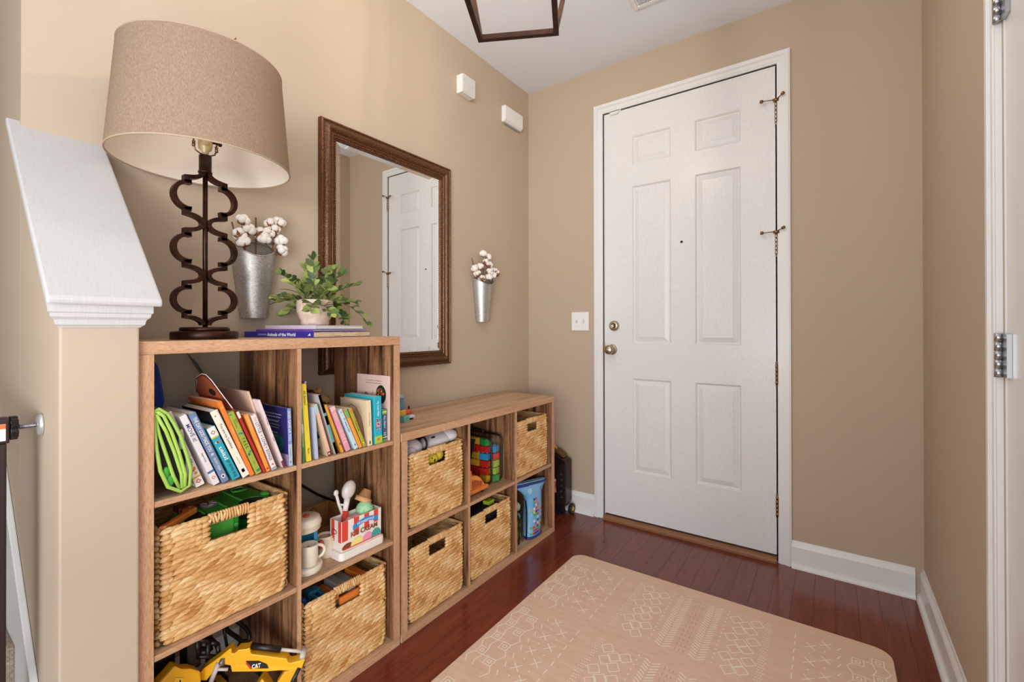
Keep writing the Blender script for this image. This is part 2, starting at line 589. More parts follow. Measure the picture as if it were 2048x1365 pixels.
# doors: slab face with sunk, raised-and-fielded panels
def panel_door(name, mat, x0, x1, z0, z1, cells, M=None, y=0, thick=.044, label=None, xs=None, zs=None):
    m = MB()
    cellset = [(a, b, c, d) for a, b, c, d in cells]
    for i in range(len(xs)-1):
        for j in range(len(zs)-1):
            if any(abs(xs[i]-c[0]) < 1e-6 and abs(zs[j]-c[2]) < 1e-6 for c in cellset):
                continue
            m.add([(xs[i], y, zs[j]), (xs[i+1], y, zs[j]), (xs[i+1], y, zs[j+1]), (xs[i], y, zs[j+1])], [(0, 1, 2, 3)], 0, False, M)
    yb = y+thick
    v = [(x0, y, z0), (x1, y, z0), (x1, y, z1), (x0, y, z1), (x0, yb, z0), (x1, yb, z0), (x1, yb, z1), (x0, yb, z1)]
    m.add(v, [(5, 4, 7, 6), (0, 4, 5, 1), (1, 5, 6, 2), (2, 6, 7, 3), (3, 7, 4, 0)], 0, False, M)
    d = struct(m.build(name, mat), label)
    for a, b, c, e in cells:
        p = MB()
        rings = [(0, 0), (.004, .004), (.008, .010), (.013, .0105), (.016, .0085), (.036, .0025), (.0375, .0012)]
        pv = []
        for o, dep in rings:
            pv += [(a+o, y+dep, c+o), (b-o, y+dep, c+o), (b-o, y+dep, e-o), (a+o, y+dep, e-o)]
        f = []
        for r in range(len(rings)-1):
            for q in range(4):
                f.append((r*4+q, r*4+(q+1) % 4, r*4+4+(q+1) % 4, r*4+4+q))
        n = 4*(len(rings)-1)
        f.append((n, n+1, n+2, n+3))
        p.add(pv, f, 0, False, M)
        p.build('panel', mat, d)
    return d
cells = [(a, b, c, e) for a, b in ((.72, .942), (1.070, 1.293)) for c, e in ((.31, .853), (1.058, 1.975), (2.102, 2.268))]
door = panel_door('door_1', DOORP, DL, DR, DB, DT, cells, y=.0, label='white six panel front door with satin knob and deadbolt',
                  xs=[DL, .72, .942, 1.070, 1.293, DR], zs=[DB, .31, .853, 1.058, 1.975, 2.102, 2.268, DT])
KN = [(.0, 0), (.030, 0), (.031, .004), (.027, .009), (.014, .011), (.0125, .028), (.018, .034), (.026, .042), (.0285, .052), (.026, .062), (.017, .069), (.0, .071)]
TY = Matrix.Rotation(PI/2, 4, 'X')     # z -> -y
MB().lathe(KN, 28, M=Matrix.Translation((.597, -.0, 1.019)) @ TY).build('knob', NICKEL, door)
dbt = MB().lathe([(0, 0), (.031, 0), (.031, .006), (.026, .016), (.022, .018), (.0, .018)], 28, M=Matrix.Translation((.61, 0, 1.161)) @ TY).build('deadbolt', NICKEL, door)
m = MB().lathe([(.0195, .0181), (.019, .021), (.015, .021), (.015, .0185), (0, .0185)], 24, M=Matrix.Translation((.61, 0, 1.161)) @ TY)
m.box((.6072, -.023, 1.153), (.6128, -.018, 1.169))
m.build('lock_cylinder', NICKEL, dbt)
MB().box((.5405, -.0105, 1.0), (.5495, -.001, 1.062)).build('strike_plate', BRASS, door, bevel=.001)
m = MB().lathe([(.0075, 0), (.0075, .003), (.0055, .004)], 16, M=Matrix.Translation((1.0, 0, 1.62)) @ TY)
m.lathe([(.0055, .0036), (0, .0036)], 16, 1, M=Matrix.Translation((1.0, 0, 1.62)) @ TY)
m.build('peephole', [STEEL, BLACKG], door)
def hinge(zc_, stop):
    x, y = DR+.004, -.010
    m = MB()
    for i in range(5):
        m.rod((x, y, zc_-.05+.02*i+.0006), (x, y, zc_-.05+.02*i+.0194), .0062, 12)
    m.rod((x, y, zc_-.056), (x, y, zc_+.056), .0045, 10)
    m.ball((x, y, zc_+.057), .006, 8).ball((x, y, zc_-.057), .005, 8)
    m.box((x-.003, -.006, zc_-.05), (x+.003, .0, zc_+.05))
    h = m.build('hinge', BRASS if not stop else NICKEL, door)
    if stop:
        m = MB()
        m.rod((x-.012, y-.001, zc_+.060), (x+.012, y-.001, zc_+.060), .008, 10)
        m.rod((x, y, zc_+.062), (x-.055, y-.022, zc_+.058), .0022, 8).rod((x, y, zc_+.062), (x+.026, y-.020, zc_+.072), .0022, 8)
        m.rod((x-.055, y-.022, zc_+.058), (x-.066, y-.026, zc_+.057), .008, 10).rod((x+.026, y-.020, zc_+.072), (x+.036, y-.027, zc_+.076), .007, 10)
        m.build('door_stop', BRASS, h)
for zc_, s_ in ((2.205, 1), (1.557, 1), (.92, 0), (.275, 0)):
    hinge(zc_, s_)
m = MB().box((.585, -.010, DT-.004), (.655, -.0, DT+.001)).box((.594, -.012, DT-.016), (.640, -.001, DT-.0055)).box((.649, -.008, DT-.0), (.655, -.0, DT+.028))
m.build('door_sensor', WHITEP, door, bevel=.001)
thr = thing('door_threshold', 'light wooden threshold strip under the front door', 'threshold', (0, 0, 0))
MB().prism([(-.03, .0005), (-.03, .012), (-.024, .021), (-.01, .026), (.10, .027), (.10, .0005)], DL-.002, DR+.002, 'x').build('sill_board', noisy('oak_threshold', [(.3, '7d5134'), (.7, '9b6a45')], 9, .5, (1.5, 30, 30)), thr)
MB().box((DL+.001, .006, .0275), (DR-.001, .036, DB-.001)).build('door_sweep', BLACK, thr)

cells2 = [(a, b, c, e) for a, b in ((1.245, 1.46), (1.588, 1.80)) for c, e in ((.31, .853), (1.058, 1.975), (2.102, 2.268))]
def _x(v): return v
door2 = panel_door('door_2', DOORP, 1.107, 1.941, .012, 2.437, cells2, M=RMm, y=.004, label='white panelled closet door in the right wall',
                   xs=[1.107, 1.245, 1.46, 1.588, 1.80, 1.941], zs=[.012, .31, .853, 1.058, 1.975, 2.102, 2.268, 2.437])
for zz in (2.25, 1.885, 1.085, .28):
    if zz == 2.25:
        continue
    m = MB()
    for i in range(5):
        m.rod((RW-.010, -1.1055, zz-.05+.02*i+.0006), (RW-.010, -1.1055, zz-.05+.02*i+.0194), .0072, 12)
    m.box((RW-.0048, -1.142, zz-.048), (RW+.0035, -1.107, zz+.048))
    m.box((RW-.013, -1.1042, zz-.048), (RW-.0108, -1.094, zz+.048))
    m.build('hinge', STEEL, door2)

# cap of the knee wall
cap = struct(MB().prism([(.432, zc(.432)-.018), (.437, zc(.437)-.004), (.432, zc(.432)+.0), (-.02, zc(-.02)), (-.02, zc(-.02)-.02)], -2.372, -2.186, 'y').build('trim_3', CAPP, bevel=.004), 'sloping white wooden cap of the knee wall')
m = MB()
for i, (dz, o) in enumerate(((.018, .016), (.028, .012), (.036, .010), (.044, .004), (.052, .001))):
    pass
yl, yr, xf = -2.348, -2.2185, .40
prof = [(.020, .022), (.020, .0), (.017, -.003), (.016, -.010), (.010, -.016), (.008, -.026), (.003, -.030), (.002, -.032)]
zb = zc(.42)-.024
rings = []
for o, dz in prof:
    z = zb-.0+dz-.02
    rings.append([(-.0, yl-o, z+.42*1.03), (xf+o, yl-o, z), (xf+o, yr+o, z), (-.0, yr+o, z+.42*1.03)])
v = [p for r in rings for p in r]
f = []
for r in range(len(rings)-1):
    for q in range(3):
        f.append((r*4+q, r*4+4+q, r*4+5+q, r*4+1+q))
m.add(v, f)
m.build('moulding', CAPP, cap, fix=True)

# ceiling register
reg = thing('ceiling_vent', 'white louvred air register set into the ceiling', 'vent', (.88, -.53, CEZ))
m = MB()
m.box((0, 0, -.008), (.30, .018, -.0005)).box((0, .132, -.008), (.30, .15, -.0005)).box((0, .018, -.008), (.018, .132, -.0005)).box((.282, .018, -.008), (.30, .132, -.0005))
m.build('vent_frame', WHITEP, reg, bevel=.0015)
for i in range(26):
    x = .026+i*.0099
    MB().prism([(x, -.001), (x+.0012, -.001), (x+.006, -.0085), (x+.0048, -.0085)], .018, .132, 'y').build('louver', WHITEP, reg)

# ------------------------------------------------------------------ bookcases
def bookcase(label, y0, W, H, cols, rows):
    x0, x1 = .030, .387
    t, d = .030, .014
    r = thing('cube_bookcase', label, 'bookcase', (x0, y0, 0))
    D = x1-x0
    B = dict(bevel=.0008, seg=1)
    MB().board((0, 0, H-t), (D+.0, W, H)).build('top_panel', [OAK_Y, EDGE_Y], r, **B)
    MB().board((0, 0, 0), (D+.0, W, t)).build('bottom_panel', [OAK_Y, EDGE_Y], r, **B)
    MB().board((0, .0, t), (D, t, H-t)).build('side_panel', [OAK_Z_SHADED, EDGE_Z], r, **B)
    MB().board((0, W-t, t), (D, W-.0, H-t)).build('side_panel', [OAK_Z_SHADED, EDGE_Z], r, **B)
    cw = (W-2*t-(cols-1)*d)/cols
    ch = (H-2*t-(rows-1)*d)/rows
    ys = [t+i*(cw+d) for i in range(cols)]
    for i in range(1, cols):
        MB().board((0, ys[i]-d, t), (D-.001, ys[i], H-t)).build('divider', [OAK_Z_SHADED, EDGE_Z], r, **B)
    for j in range(1, rows):
        z = t+j*(ch+d)-d
        for i in range(cols):
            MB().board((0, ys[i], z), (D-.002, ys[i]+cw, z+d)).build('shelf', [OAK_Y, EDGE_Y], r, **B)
    return r
TY0, TW, TH = -2.2167, .762, 1.118
LY0, LW, LH = -1.448, 1.118, .762
bookcase('tall wooden cube bookcase two cells wide and three high beside the knee wall', TY0, TW, TH, 2, 3)
bookcase('low wooden cube bookcase three cells wide and two high near the door', LY0, LW, LH, 3, 2)
SH1, SH2, SH0 = .7446, .3873, .030       # tall shelf tops
LM = .388                                # low middle shelf top

# ------------------------------------------------------------------ mirror
mir = thing('wall_mirror', 'wall mirror in a bronzed beaded frame above the bookcases', 'mirror', (0, -1.5376, .962))
MW, MH = .749, 1.028
def ring_sweep(m, prof, w_, h_, mi=0):
    """profile of (inset, depth) swept round a rectangle in the y-z plane with mitred corners"""
    v = []
    for o, x in prof:
        v += [(x, o, o), (x, w_-o, o), (x, w_-o, h_-o), (x, o, h_-o)]
    f = []
    for r in range(len(prof)-1):
        for q in range(4):
            f.append((r*4+q, r*4+(q+1) % 4, r*4+4+(q+1) % 4, r*4+4+q))
    return m.add(v, f, mi)
fp = [(0, .001), (0, .020), (.002, .024), (.008, .025), (.011, .0215), (.014, .0215), (.017, .026), (.024, .031), (.031, .0325), (.038, .030), (.044, .024), (.0455, .021), (.048, .0205), (.051, .0235), (.055, .0235), (.058, .020), (.066, .0175), (.071, .0145), (.0725, .007)]
ring_sweep(MB(), fp, MW, MH).build('frame', FRAMEM, mir)
m = MB()
o = .0625
ny, nz = int((MW-2*o)/.0105), int((MH-2*o)/.0105)
for i in range(ny):
    y = o+(MW-2*o)*(i+.5)/ny
    for z in (o, MH-o):
        m.ball((.0195, y, z), .0042, 6)
for i in range(nz):
    z = o+(MH-2*o)*(i+.5)/nz
    for y in (o, MW-o):
        m.ball((.0195, y, z), .0042, 6)
bd = m.build('beading', FRAMEM, mir)
bd['kind'] = 'stuff'
m = MB()
g0, g1 = .0715, .0915
m.add([(.0115, g1, g1), (.0115, MW-g1, g1), (.0115, MW-g1, MH-g1), (.0115, g1, MH-g1)], [(0, 1, 2, 3)])
ring_sweep(m, [(g0, .0095), (g1, .0115)], MW, MH)
m.build('glass', MIRROR, mir)

# ------------------------------------------------------------------ lamp
lamp = thing('table_lamp', 'table lamp with a dark quatrefoil base and oval linen shade', 'lamp', (.222, -2.020, TH))
MB().lathe([(0, 0), (.0795, 0), (.081, .002), (.081, .018), (.079, .0215), (.066, .023), (.0, .023)], 40).build('base', BRONZE, lamp)
MB().lathe([(.0, .0232), (.060, .0232), (.060, .030), (.057, .034), (.0, .034)], 40).build('base_tier', BRONZE, lamp)
MB().rod((0, 0, .034), (0, 0, .472), .0062, 14).build('rod', BRONZE, lamp)
m = MB()
HZ = [.040, .1797, .324, .469]
def side_path(z0, z1):
    h = (z1-z0)
    p = []
    p += [(.050-.043*math.cos(math.radians(a)), z0+.022*math.sin(math.radians(a))) for a in range(0, 91, 15)]
    p += [(.050, z0+.034), (.038, z0+.034)]
    p += [(.041-.0*a, 0) for a in ()]
    zc_ = (z0+z1)/2
    rz = h/2-.036
    p += [(.042+.0345*math.cos(math.radians(a)), zc_+rz*math.sin(math.radians(a))) for a in range(-98, 99, 14)]
    p += [(.038, z1-.034), (.050, z1-.034)]
    p += [(.050-.043*math.cos(math.radians(a)), z1-.022*math.sin(math.radians(a))) for a in range(90, -1, -15)]
    return p
for i in range(3):
    for sgn in (-1, 1):
        pth = side_path(HZ[i], HZ[i+1])
        n = len(pth)
        hw, hd = .0054, .0105
        L, R = [], []
        for k_ in range(n):
            a, b = Vector(pth[max(k_-1, 0)]), Vector(pth[min(k_+1, n-1)])
            t = (b-a).normalized()
            nrm = Vector((-t.y, t.x))
            c = Vector(pth[k_])
            L.append(c+nrm*hw); R.append(c-nrm*hw)
        v = []
        for k_ in range(n):
            v += [(-hd, sgn*L[k_].x, L[k_].y), (hd, sgn*L[k_].x, L[k_].y), (hd, sgn*R[k_].x, R[k_].y), (-hd, sgn*R[k_].x, R[k_].y)]
        f = []
        for k_ in range(n-1):
            for q in range(4):
                f.append((k_*4+q, k_*4+(q+1) % 4, k_*4+4+(q+1) % 4, k_*4+4+q))
        f += [(3, 2, 1, 0), tuple((n-1)*4+q for q in range(4))]
        MB().add(v, f).build('scroll_bar', BRONZE, lamp, fix=True)
for z in HZ[1:3]:
    MB().rod((0, -.012, z), (0, .012, z), .003, 8).build('cross_pin', BRONZE, lamp)
MB().lathe([(0, .469), (.0175, .469), (.0175, .472), (.0155, .476), (.0155, .518), (.0, .519)], 20).build('neck', BRONZE, lamp)
sock = MB().lathe([(0, .519), (.008, .520), (.009, .531), (.0155, .537), (.0175, .546), (.0175, .575), (.016, .580), (0, .58)], 20).build('socket', noisy('ivory_socket', [(.3, 'b79a63'), (.7, 'e2d2a8')], 60, .4, metal=.2), lamp)
MB().rod((0, .016, .561), (0, .034, .563), .003, 8).ball((0, .037, .563), (.004, .007, .007), 10).build('switch_key', BRONZE, sock)
m = MB()
m.tube([(0, -.028, .585), (0, -.029, .545), (0, -.024, .528), (0, -.012, .522), (0, .012, .522), (0, .024, .528), (0, .029, .545), (0, .028, .585), (0, .04, .66), (0, .03, .75), (0, 0, .775), (0, -.03, .75), (0, -.04, .66)], .0022, 8, closed=True)
for s_ in (-1, 1):
    m.rod((0, s_*.029, .537), (0, s_*.0285, .553), .0042, 10)
m.build('harp', BRASS, lamp)
BZ, TZ = .492, .775
sa, sb, ta, tb = .211, .217, .189, .194
N = 72
m = MB()
prof = [(0, BZ, sa, sb), (0, TZ, ta, tb)]
def ell(a, b, z):
    return [(a*math.cos(2*PI*i/N), b*math.sin(2*PI*i/N), z) for i in range(N)]
nr = 12
v = []
for j in range(nr+1):
    u = j/nr
    v += ell(sa+(ta-sa)*u, sb+(tb-sb)*u, BZ+(TZ-BZ)*u)
f = [(j*N+i, j*N+(i+1) % N, (j+1)*N+(i+1) % N, (j+1)*N+i) for j in range(nr) for i in range(N)]
m.add(v, f, 0, True)
shade = m.build('shade', LINEN, lamp)
m = MB()
v = []
for j in range(5):
    u = j/4
    v += ell(sa+(ta-sa)*u-.0016, sb+(tb-sb)*u-.0016, BZ+(TZ-BZ)*u)
m.add(v, [(j*N+(i+1) % N, j*N+i, (j+1)*N+i, (j+1)*N+(i+1) % N) for j in range(4) for i in range(N)], 0, True)
m.build('shade_liner', LINER, shade)
for a_, b_, z_ in ((sa, sb, BZ), (ta, tb, TZ)):
    MB().tube(ell(a_-.0008, b_-.0008, z_), .0022, 8, closed=True).build('shade_trim', plain('b39a82', .8), shade)
m = MB()
for a in (0, 120, 240):
    m.rod((0, 0, .776), (tb*0+ta*math.cos(math.radians(a))*.98, tb*math.sin(math.radians(a))*.98, .785), .0018, 6)
m.rod((0, 0, .770), (0, 0, .792), .006, 10)
m.build('spider_fitter', BRASS, shade)

# ------------------------------------------------------------------ lantern
LA = math.radians(27.4)
lan = thing('pendant_lantern', 'dark bronze open square lantern hanging from the ceiling', 'lantern', (.89, -1.455, 2.1), (0, 0, LA))
hb, ht, lh, bw = .1335, .215, .44, .0085
def sqbar(m, s_, z):
    for a in (-1, 1):
        m.box((-s_, a*s_-bw, z), (s_, a*s_+bw, z+.017))
        m.box((a*s_-bw, -s_+bw, z), (a*s_+bw, s_-bw, z+.017))
for z, s_, nm in ((0, hb-bw, 'bottom_rail'), (lh, ht-bw, 'top_rail')):
    for a in (-1, 1):
        MB().box((-s_-bw, a*s_-bw, z), (s_+bw, a*s_+bw, z+.017)).build(nm, LANTM, lan, bevel=.001, seg=1)
        MB().box((a*s_-bw, -s_+bw, z), (a*s_+bw, s_-bw, z+.017)).build(nm, LANTM, lan, bevel=.001, seg=1)
for a in (-1, 1):
    for b in (-1, 1):
        p0, p1 = Vector((a*(hb-bw), b*(hb-bw), .017)), Vector((a*(ht-bw), b*(ht-bw), lh))
        q = .007
        v = [p0+Vector((dx*q, dy*q, 0)) for dx, dy in ((-1, -1), (1, -1), (1, 1), (-1, 1))]+[p1+Vector((dx*q, dy*q, 0)) for dx, dy in ((-1, -1), (1, -1), (1, 1), (-1, 1))]
        MB().add(v, [(3, 2, 1, 0), (4, 5, 6, 7), (0, 1, 5, 4), (1, 2, 6, 5), (2, 3, 7, 6), (3, 0, 4, 7)]).build('corner_post', LANTM, lan)
m = MB()
for a in (-1, 1):
    for b in (-1, 1):
        m.rod((a*(ht-bw), b*(ht-bw), lh+.012), (a*.012, b*.012, lh+.10), .0055, 6)
m.rod((0, 0, lh+.06), (0, 0, CEZ-2.1-.021), .006, 10)
m.rod((0, 0, .20), (0, 0, lh+.10), .005, 10)
m.lathe([(0, CEZ-2.1-.0005), (.062, CEZ-2.1-.0005), (.062, CEZ-2.1-.012), (.05, CEZ-2.1-.022), (.0, CEZ-2.1-.024)][::-1], 28)
m.build('stem', LANTM, lan)
bm_ = emit('fff0dc', BULB_STRENGTH)
for i in range(3):
    a = 2*PI*i/3+.3
    x, y = .05*math.cos(a), .05*math.sin(a)
    m = MB()
    m.tube([(0, 0, .205), (x*.6, y*.6, .195), (x, y, .21)], .004, 8).rod((x, y, .205), (x, y, .28), .010, 12)
    arm = m.build('candle_arm', plain('e8e0d0', .5), lan)
    MB().lathe([(0, .281), (.010, .283), (.016, .30), (.015, .318), (.006, .342), (.0, .346)], 14, M=Matrix.Translation((x, y, 0))).build('bulb', bm_, arm)

# ------------------------------------------------------------------ wall things
ch = thing('door_chime', 'white ribbed square door chime high on the left wall', 'chime', (.0005, -.719, 2.431))
MB().box((0, 0, 0), (.040, .104, .098)).build('housing', WHITEP, ch, bevel=.002)
for i in range(13):
    z = .004+i*.0073
    MB().prism([(.0402, z), (.046, z+.0005), (.0480, z+.0035), (.0402, z+.0048)], .001, .103, 'y').build('rib', WHITEP, ch)
ch = thing('alarm_sensor', 'white motion sensor box with a grey underside nearest the corner', 'sensor', (.0005, -.3055, 2.43))
MB().prism([(0, 0), (.018, 0), (.032, .016), (.032, .094), (.029, .098), (0, .098)], 0, .19, 'y').build('housing', WHITEP, ch, bevel=.002)
MB().box((.0, .03, .0985), (.016, .085, .106)).build('top_tab', WHITEP, ch, bevel=.001)
MB().box((.004, .012, -.006), (.016, .178, -.0005)).build('lens', plain('aeb0b2', .4), ch, bevel=.002)

sw = thing('light_switch', 'white double toggle light switch plate left of the front door', 'switch', (.327, -.0005, 1.132))
MB().box((0, -.006, 0), (.118, 0, .116)).build('plate', WHITEP, sw, bevel=.003)
for x in (.036, .082):
    s_ = MB().box((x-.006, -.0072, .046), (x+.006, -.0061, .070)).build('toggle_slot', plain('d6d2cc', .4), sw)
    up_ = 1 if x < .05 else -1
    MB().prism([(-.0072, .054), (-.0072, .062), (-.018, .058+up_*.009), (-.018, .058+up_*.003)], x-.0042, x+.0042, 'x').build('toggle', WHITEP, sw, bevel=.001)
    for z in (.028, .088):
        MB().lathe([(.003, 0), (.003, .0008), (0, .001)], 10, M=Matrix.Translation((x, -.0061, z)) @ TY).build('screw', plain('d9d5cf', .35), sw)

# galvanised pockets with cotton
def pocket(label, yc):
    r = thing('wall_planter', label, 'planter', (.0015, yc, 1.184))
    n, nz_ = 28, 8
    def top(s_):
        return .228+.016*math.cos(2*PI*1.2*s_-.25)
    def P(s_, u, off=0):
        a = PI*s_
        w_ = (.045+(.077-.045)*u)-off
        d_ = (.050+(.074-.050)*u)-off
        return (max(.004, d_*math.sin(a)), -w_*math.cos(a), u*top(s_))
    m = MB()
    v = [P(i/n, j/nz_) for j in range(nz_+1) for i in range(n+1)]
    f = [(j*(n+1)+i, j*(n+1)+i+1, (j+1)*(n+1)+i+1, (j+1)*(n+1)+i) for j in range(nz_) for i in range(n)]
    m.add(v, f, 0, True)
    v2 = [P(i/n, j/nz_, .0015) for j in range(nz_+1) for i in range(n+1)]
    m.add(v2, [q[::-1] for q in f], 0, True)
    m.add([P(i/n, 0) for i in range(n+1)], [tuple(range(n+1))[::-1]])
    body = m.build('front_sheet', GALV, r)
    bp = [(-.045, 0), (.045, 0)]+[(.077*math.cos(a)*1.0, .236+.03*math.sin(a)) for a in [PI*i/14 for i in range(15)]]
    MB().prism(bp, 0, .003, 'x').build('back_plate', GALV, r)
    m = MB()
    m.tube([P(i/n, 1) for i in range(n+1)], .0022, 8)
    m.tube([(.006, .077*math.cos(a), .236+.03*math.sin(a)) for a in [PI*i/14 for i in range(15)]], .002, 8)
    m.build('rolled_rim', GALV, r)
    return r
pocket('galvanised half round wall pocket of cotton branches behind the plant', -1.786)
pocket('galvanised half round wall pocket of cotton branches between mirror and door', -.512)
COT = plain('efe6dc', .95, bump=(90, .5, .003), name='cotton')
HUSK = plain('8a4a22', .7, name='dry_husk')
TWIG = plain('6e4a30', .8, name='twig')
def boll_mesh(seed):
    rr = random.Random(seed)
    m = MB()
    for i in range(5):
        a = 2*PI*i/5+rr.uniform(-.2, .2)
        m.ball((.0095*math.cos(a), .0095*math.sin(a), rr.uniform(.006, .012)), rr.uniform(.0105, .0125), 10)
    m.ball((0, 0, .017), .0115, 10)
    for i in range(5):
        a = 2*PI*(i+.5)/5
        c, s_ = math.cos(a), math.sin(a)
        m.add([(0, 0, -.006), (.010*c-.005*s_, .010*s_+.005*c, -.004), (.019*c, .019*s_, .005), (.010*c+.005*s_, .010*s_-.005*c, -.004)], [(0, 1, 2, 3)], 1)
    o = m.build('cotton_boll', [COT, HUSK])
    me = o.data
    bpy.data.objects.remove(o)
    return me
BOLLS = [boll_mesh(i) for i in range(3)]
def branch(label, root, pts, group=None):
    """a cotton twig: stem from root through the bolls at pts"""
    r = thing('cotton_branch', label, 'branch', root)
    rv = Vector(root)
    m = MB()
    loc = [Vector(p)-rv for p in pts]
    loc.sort(key=lambda p: p.z)
    m.tube([(0, 0, 0), loc[-1]*.35+Vector((0, 0, .01)), loc[-1]*.75, loc[-1]-Vector((0, 0, .01))], [.003, .0026, .002, .0014], 7)
    for p in loc[:-1]:
        q = loc[-1]*max(.2, min(.85, (p.z-.03)/max(.01, loc[-1].z)))
        m.tube([q, (q+p)/2, p-Vector((0, 0, .006))], .0013, 6)
    m.build('stem', TWIG, r)
    for i, p in enumerate(loc):
        o = link('cotton_boll', BOLLS[i % 3], r, p)
        o.rotation_euler = (random.uniform(-.5, .5), random.uniform(.3, 1.1), random.uniform(0, 6))
        o.scale = (1.15,)*3
    return r
def stick(label, a, b):
    r = thing('bare_stick', label, 'stick', a)
    MB().tube([(0, 0, 0), (Vector(b)-Vector(a))*.5+Vector((.002, .001, 0)), Vector(b)-Vector(a)], [.0034, .003, .0026], 8).build('twig', TWIG, r)
    return r

def bw(m, name, mats, parent, **k):
    """build a mesh whose points are in world coordinates under a parent chain of unrotated objects"""
    off = Vector((0, 0, 0))
    p = parent
    while p:
        off += p.location
        p = p.parent
    m.v = [tuple(Vector(q)-off) for q in m.v]
    return m.build(name, mats, parent, **k)

branch('upright cotton branch at the left of the larger pocket', (.03, -1.82, 1.30), [(.05, -1.844, 1.502), (.055, -1.854, 1.457), (.045, -1.829, 1.478), (.06, -1.838, 1.428)])
branch('full cotton branch at the right of the larger pocket', (.035, -1.765, 1.30), [(.055, -1.775, 1.454), (.05, -1.792, 1.473), (.05, -1.758, 1.475), (.05, -1.747, 1.512), (.05, -1.722, 1.520), (.05, -1.736, 1.492), (.055, -1.714, 1.454), (.055, -1.722, 1.421)])
stick('bare brown stick leaning left out of the larger pocket', (.035, -1.818, 1.29), (.03, -1.868, 1.505))
stick('bare brown stick upright between the cotton branches', (.03, -1.795, 1.29), (.03, -1.79, 1.535))
branch('tall cotton branch in the pocket near the door', (.03, -.53, 1.30), [(.04, -.534, 1.567), (.04, -.505, 1.555), (.045, -.524, 1.520), (.045, -.497, 1.508)])
branch('short drooping cotton branch in the pocket near the door', (.04, -.51, 1.30), [(.05, -.504, 1.465), (.045, -.47, 1.476), (.045, -.438, 1.478), (.045, -.405, 1.468), (.05, -.455, 1.450), (.05, -.498, 1.434)])
branch('small cotton branch with open husks in the pocket near the door', (.035, -.545, 1.30), [(.05, -.597, 1.445), (.04, -.606, 1.479), (.045, -.565, 1.488), (.05, -.562, 1.425)])
stick('bare brown stick leaning out of the pocket near the door', (.035, -.535, 1.29), (.02, -.617, 1.543))

# ------------------------------------------------------------------ foam mat
MX0, MX1, MY1, MY0 = .6128, 1.840, -.502, -2.33
mat_ = thing('foam_play_mat', 'tan foam play mat with cream line pattern on the dark floor', 'mat', (0, 0, 0))
MB().prism(rrect(MX0, MY0, MX1, MY1, .055, 6), .0003, .012, 'z').build('foam_sheet', MATM, mat_, bevel=.003)
pt, pd = MB(), MB()
ZT = .0123
nseg = [0]
def seg(a, b, w_=.0032, m=None):
    nseg[0] += 1
    ZT = .0122+.000012*(nseg[0] % 16)
    a, b = Vector((a[0], a[1])), Vector((b[0], b[1]))
    d = (b-a)
    if d.length < 1e-6:
        return
    d.normalize()
    n = Vector((-d.y, d.x))*w_/2
    (m or pt).add([(*(a-n), ZT), (*(b-n), ZT), (*(b+n), ZT), (*(a+n), ZT)], [(0, 1, 2, 3)])
def poly(ps, closed=True, w_=.003):
    for i in range(len(ps) if closed else len(ps)-1):
        seg(ps[i], ps[(i+1) % len(ps)], w_)
def dot(x, y, r=.0032):
    pt.add([(x+r*math.cos(PI*i/3), y+r*math.sin(PI*i/3), ZT) for i in range(6)], [tuple(range(6))])
def diamond(x, y, a, b):
    poly([(x-a, y-b), (x+a, y-b), (x+a, y+b), (x-a, y+b)])
rm = random.Random(5)
XC = (MX0+MX1)/2
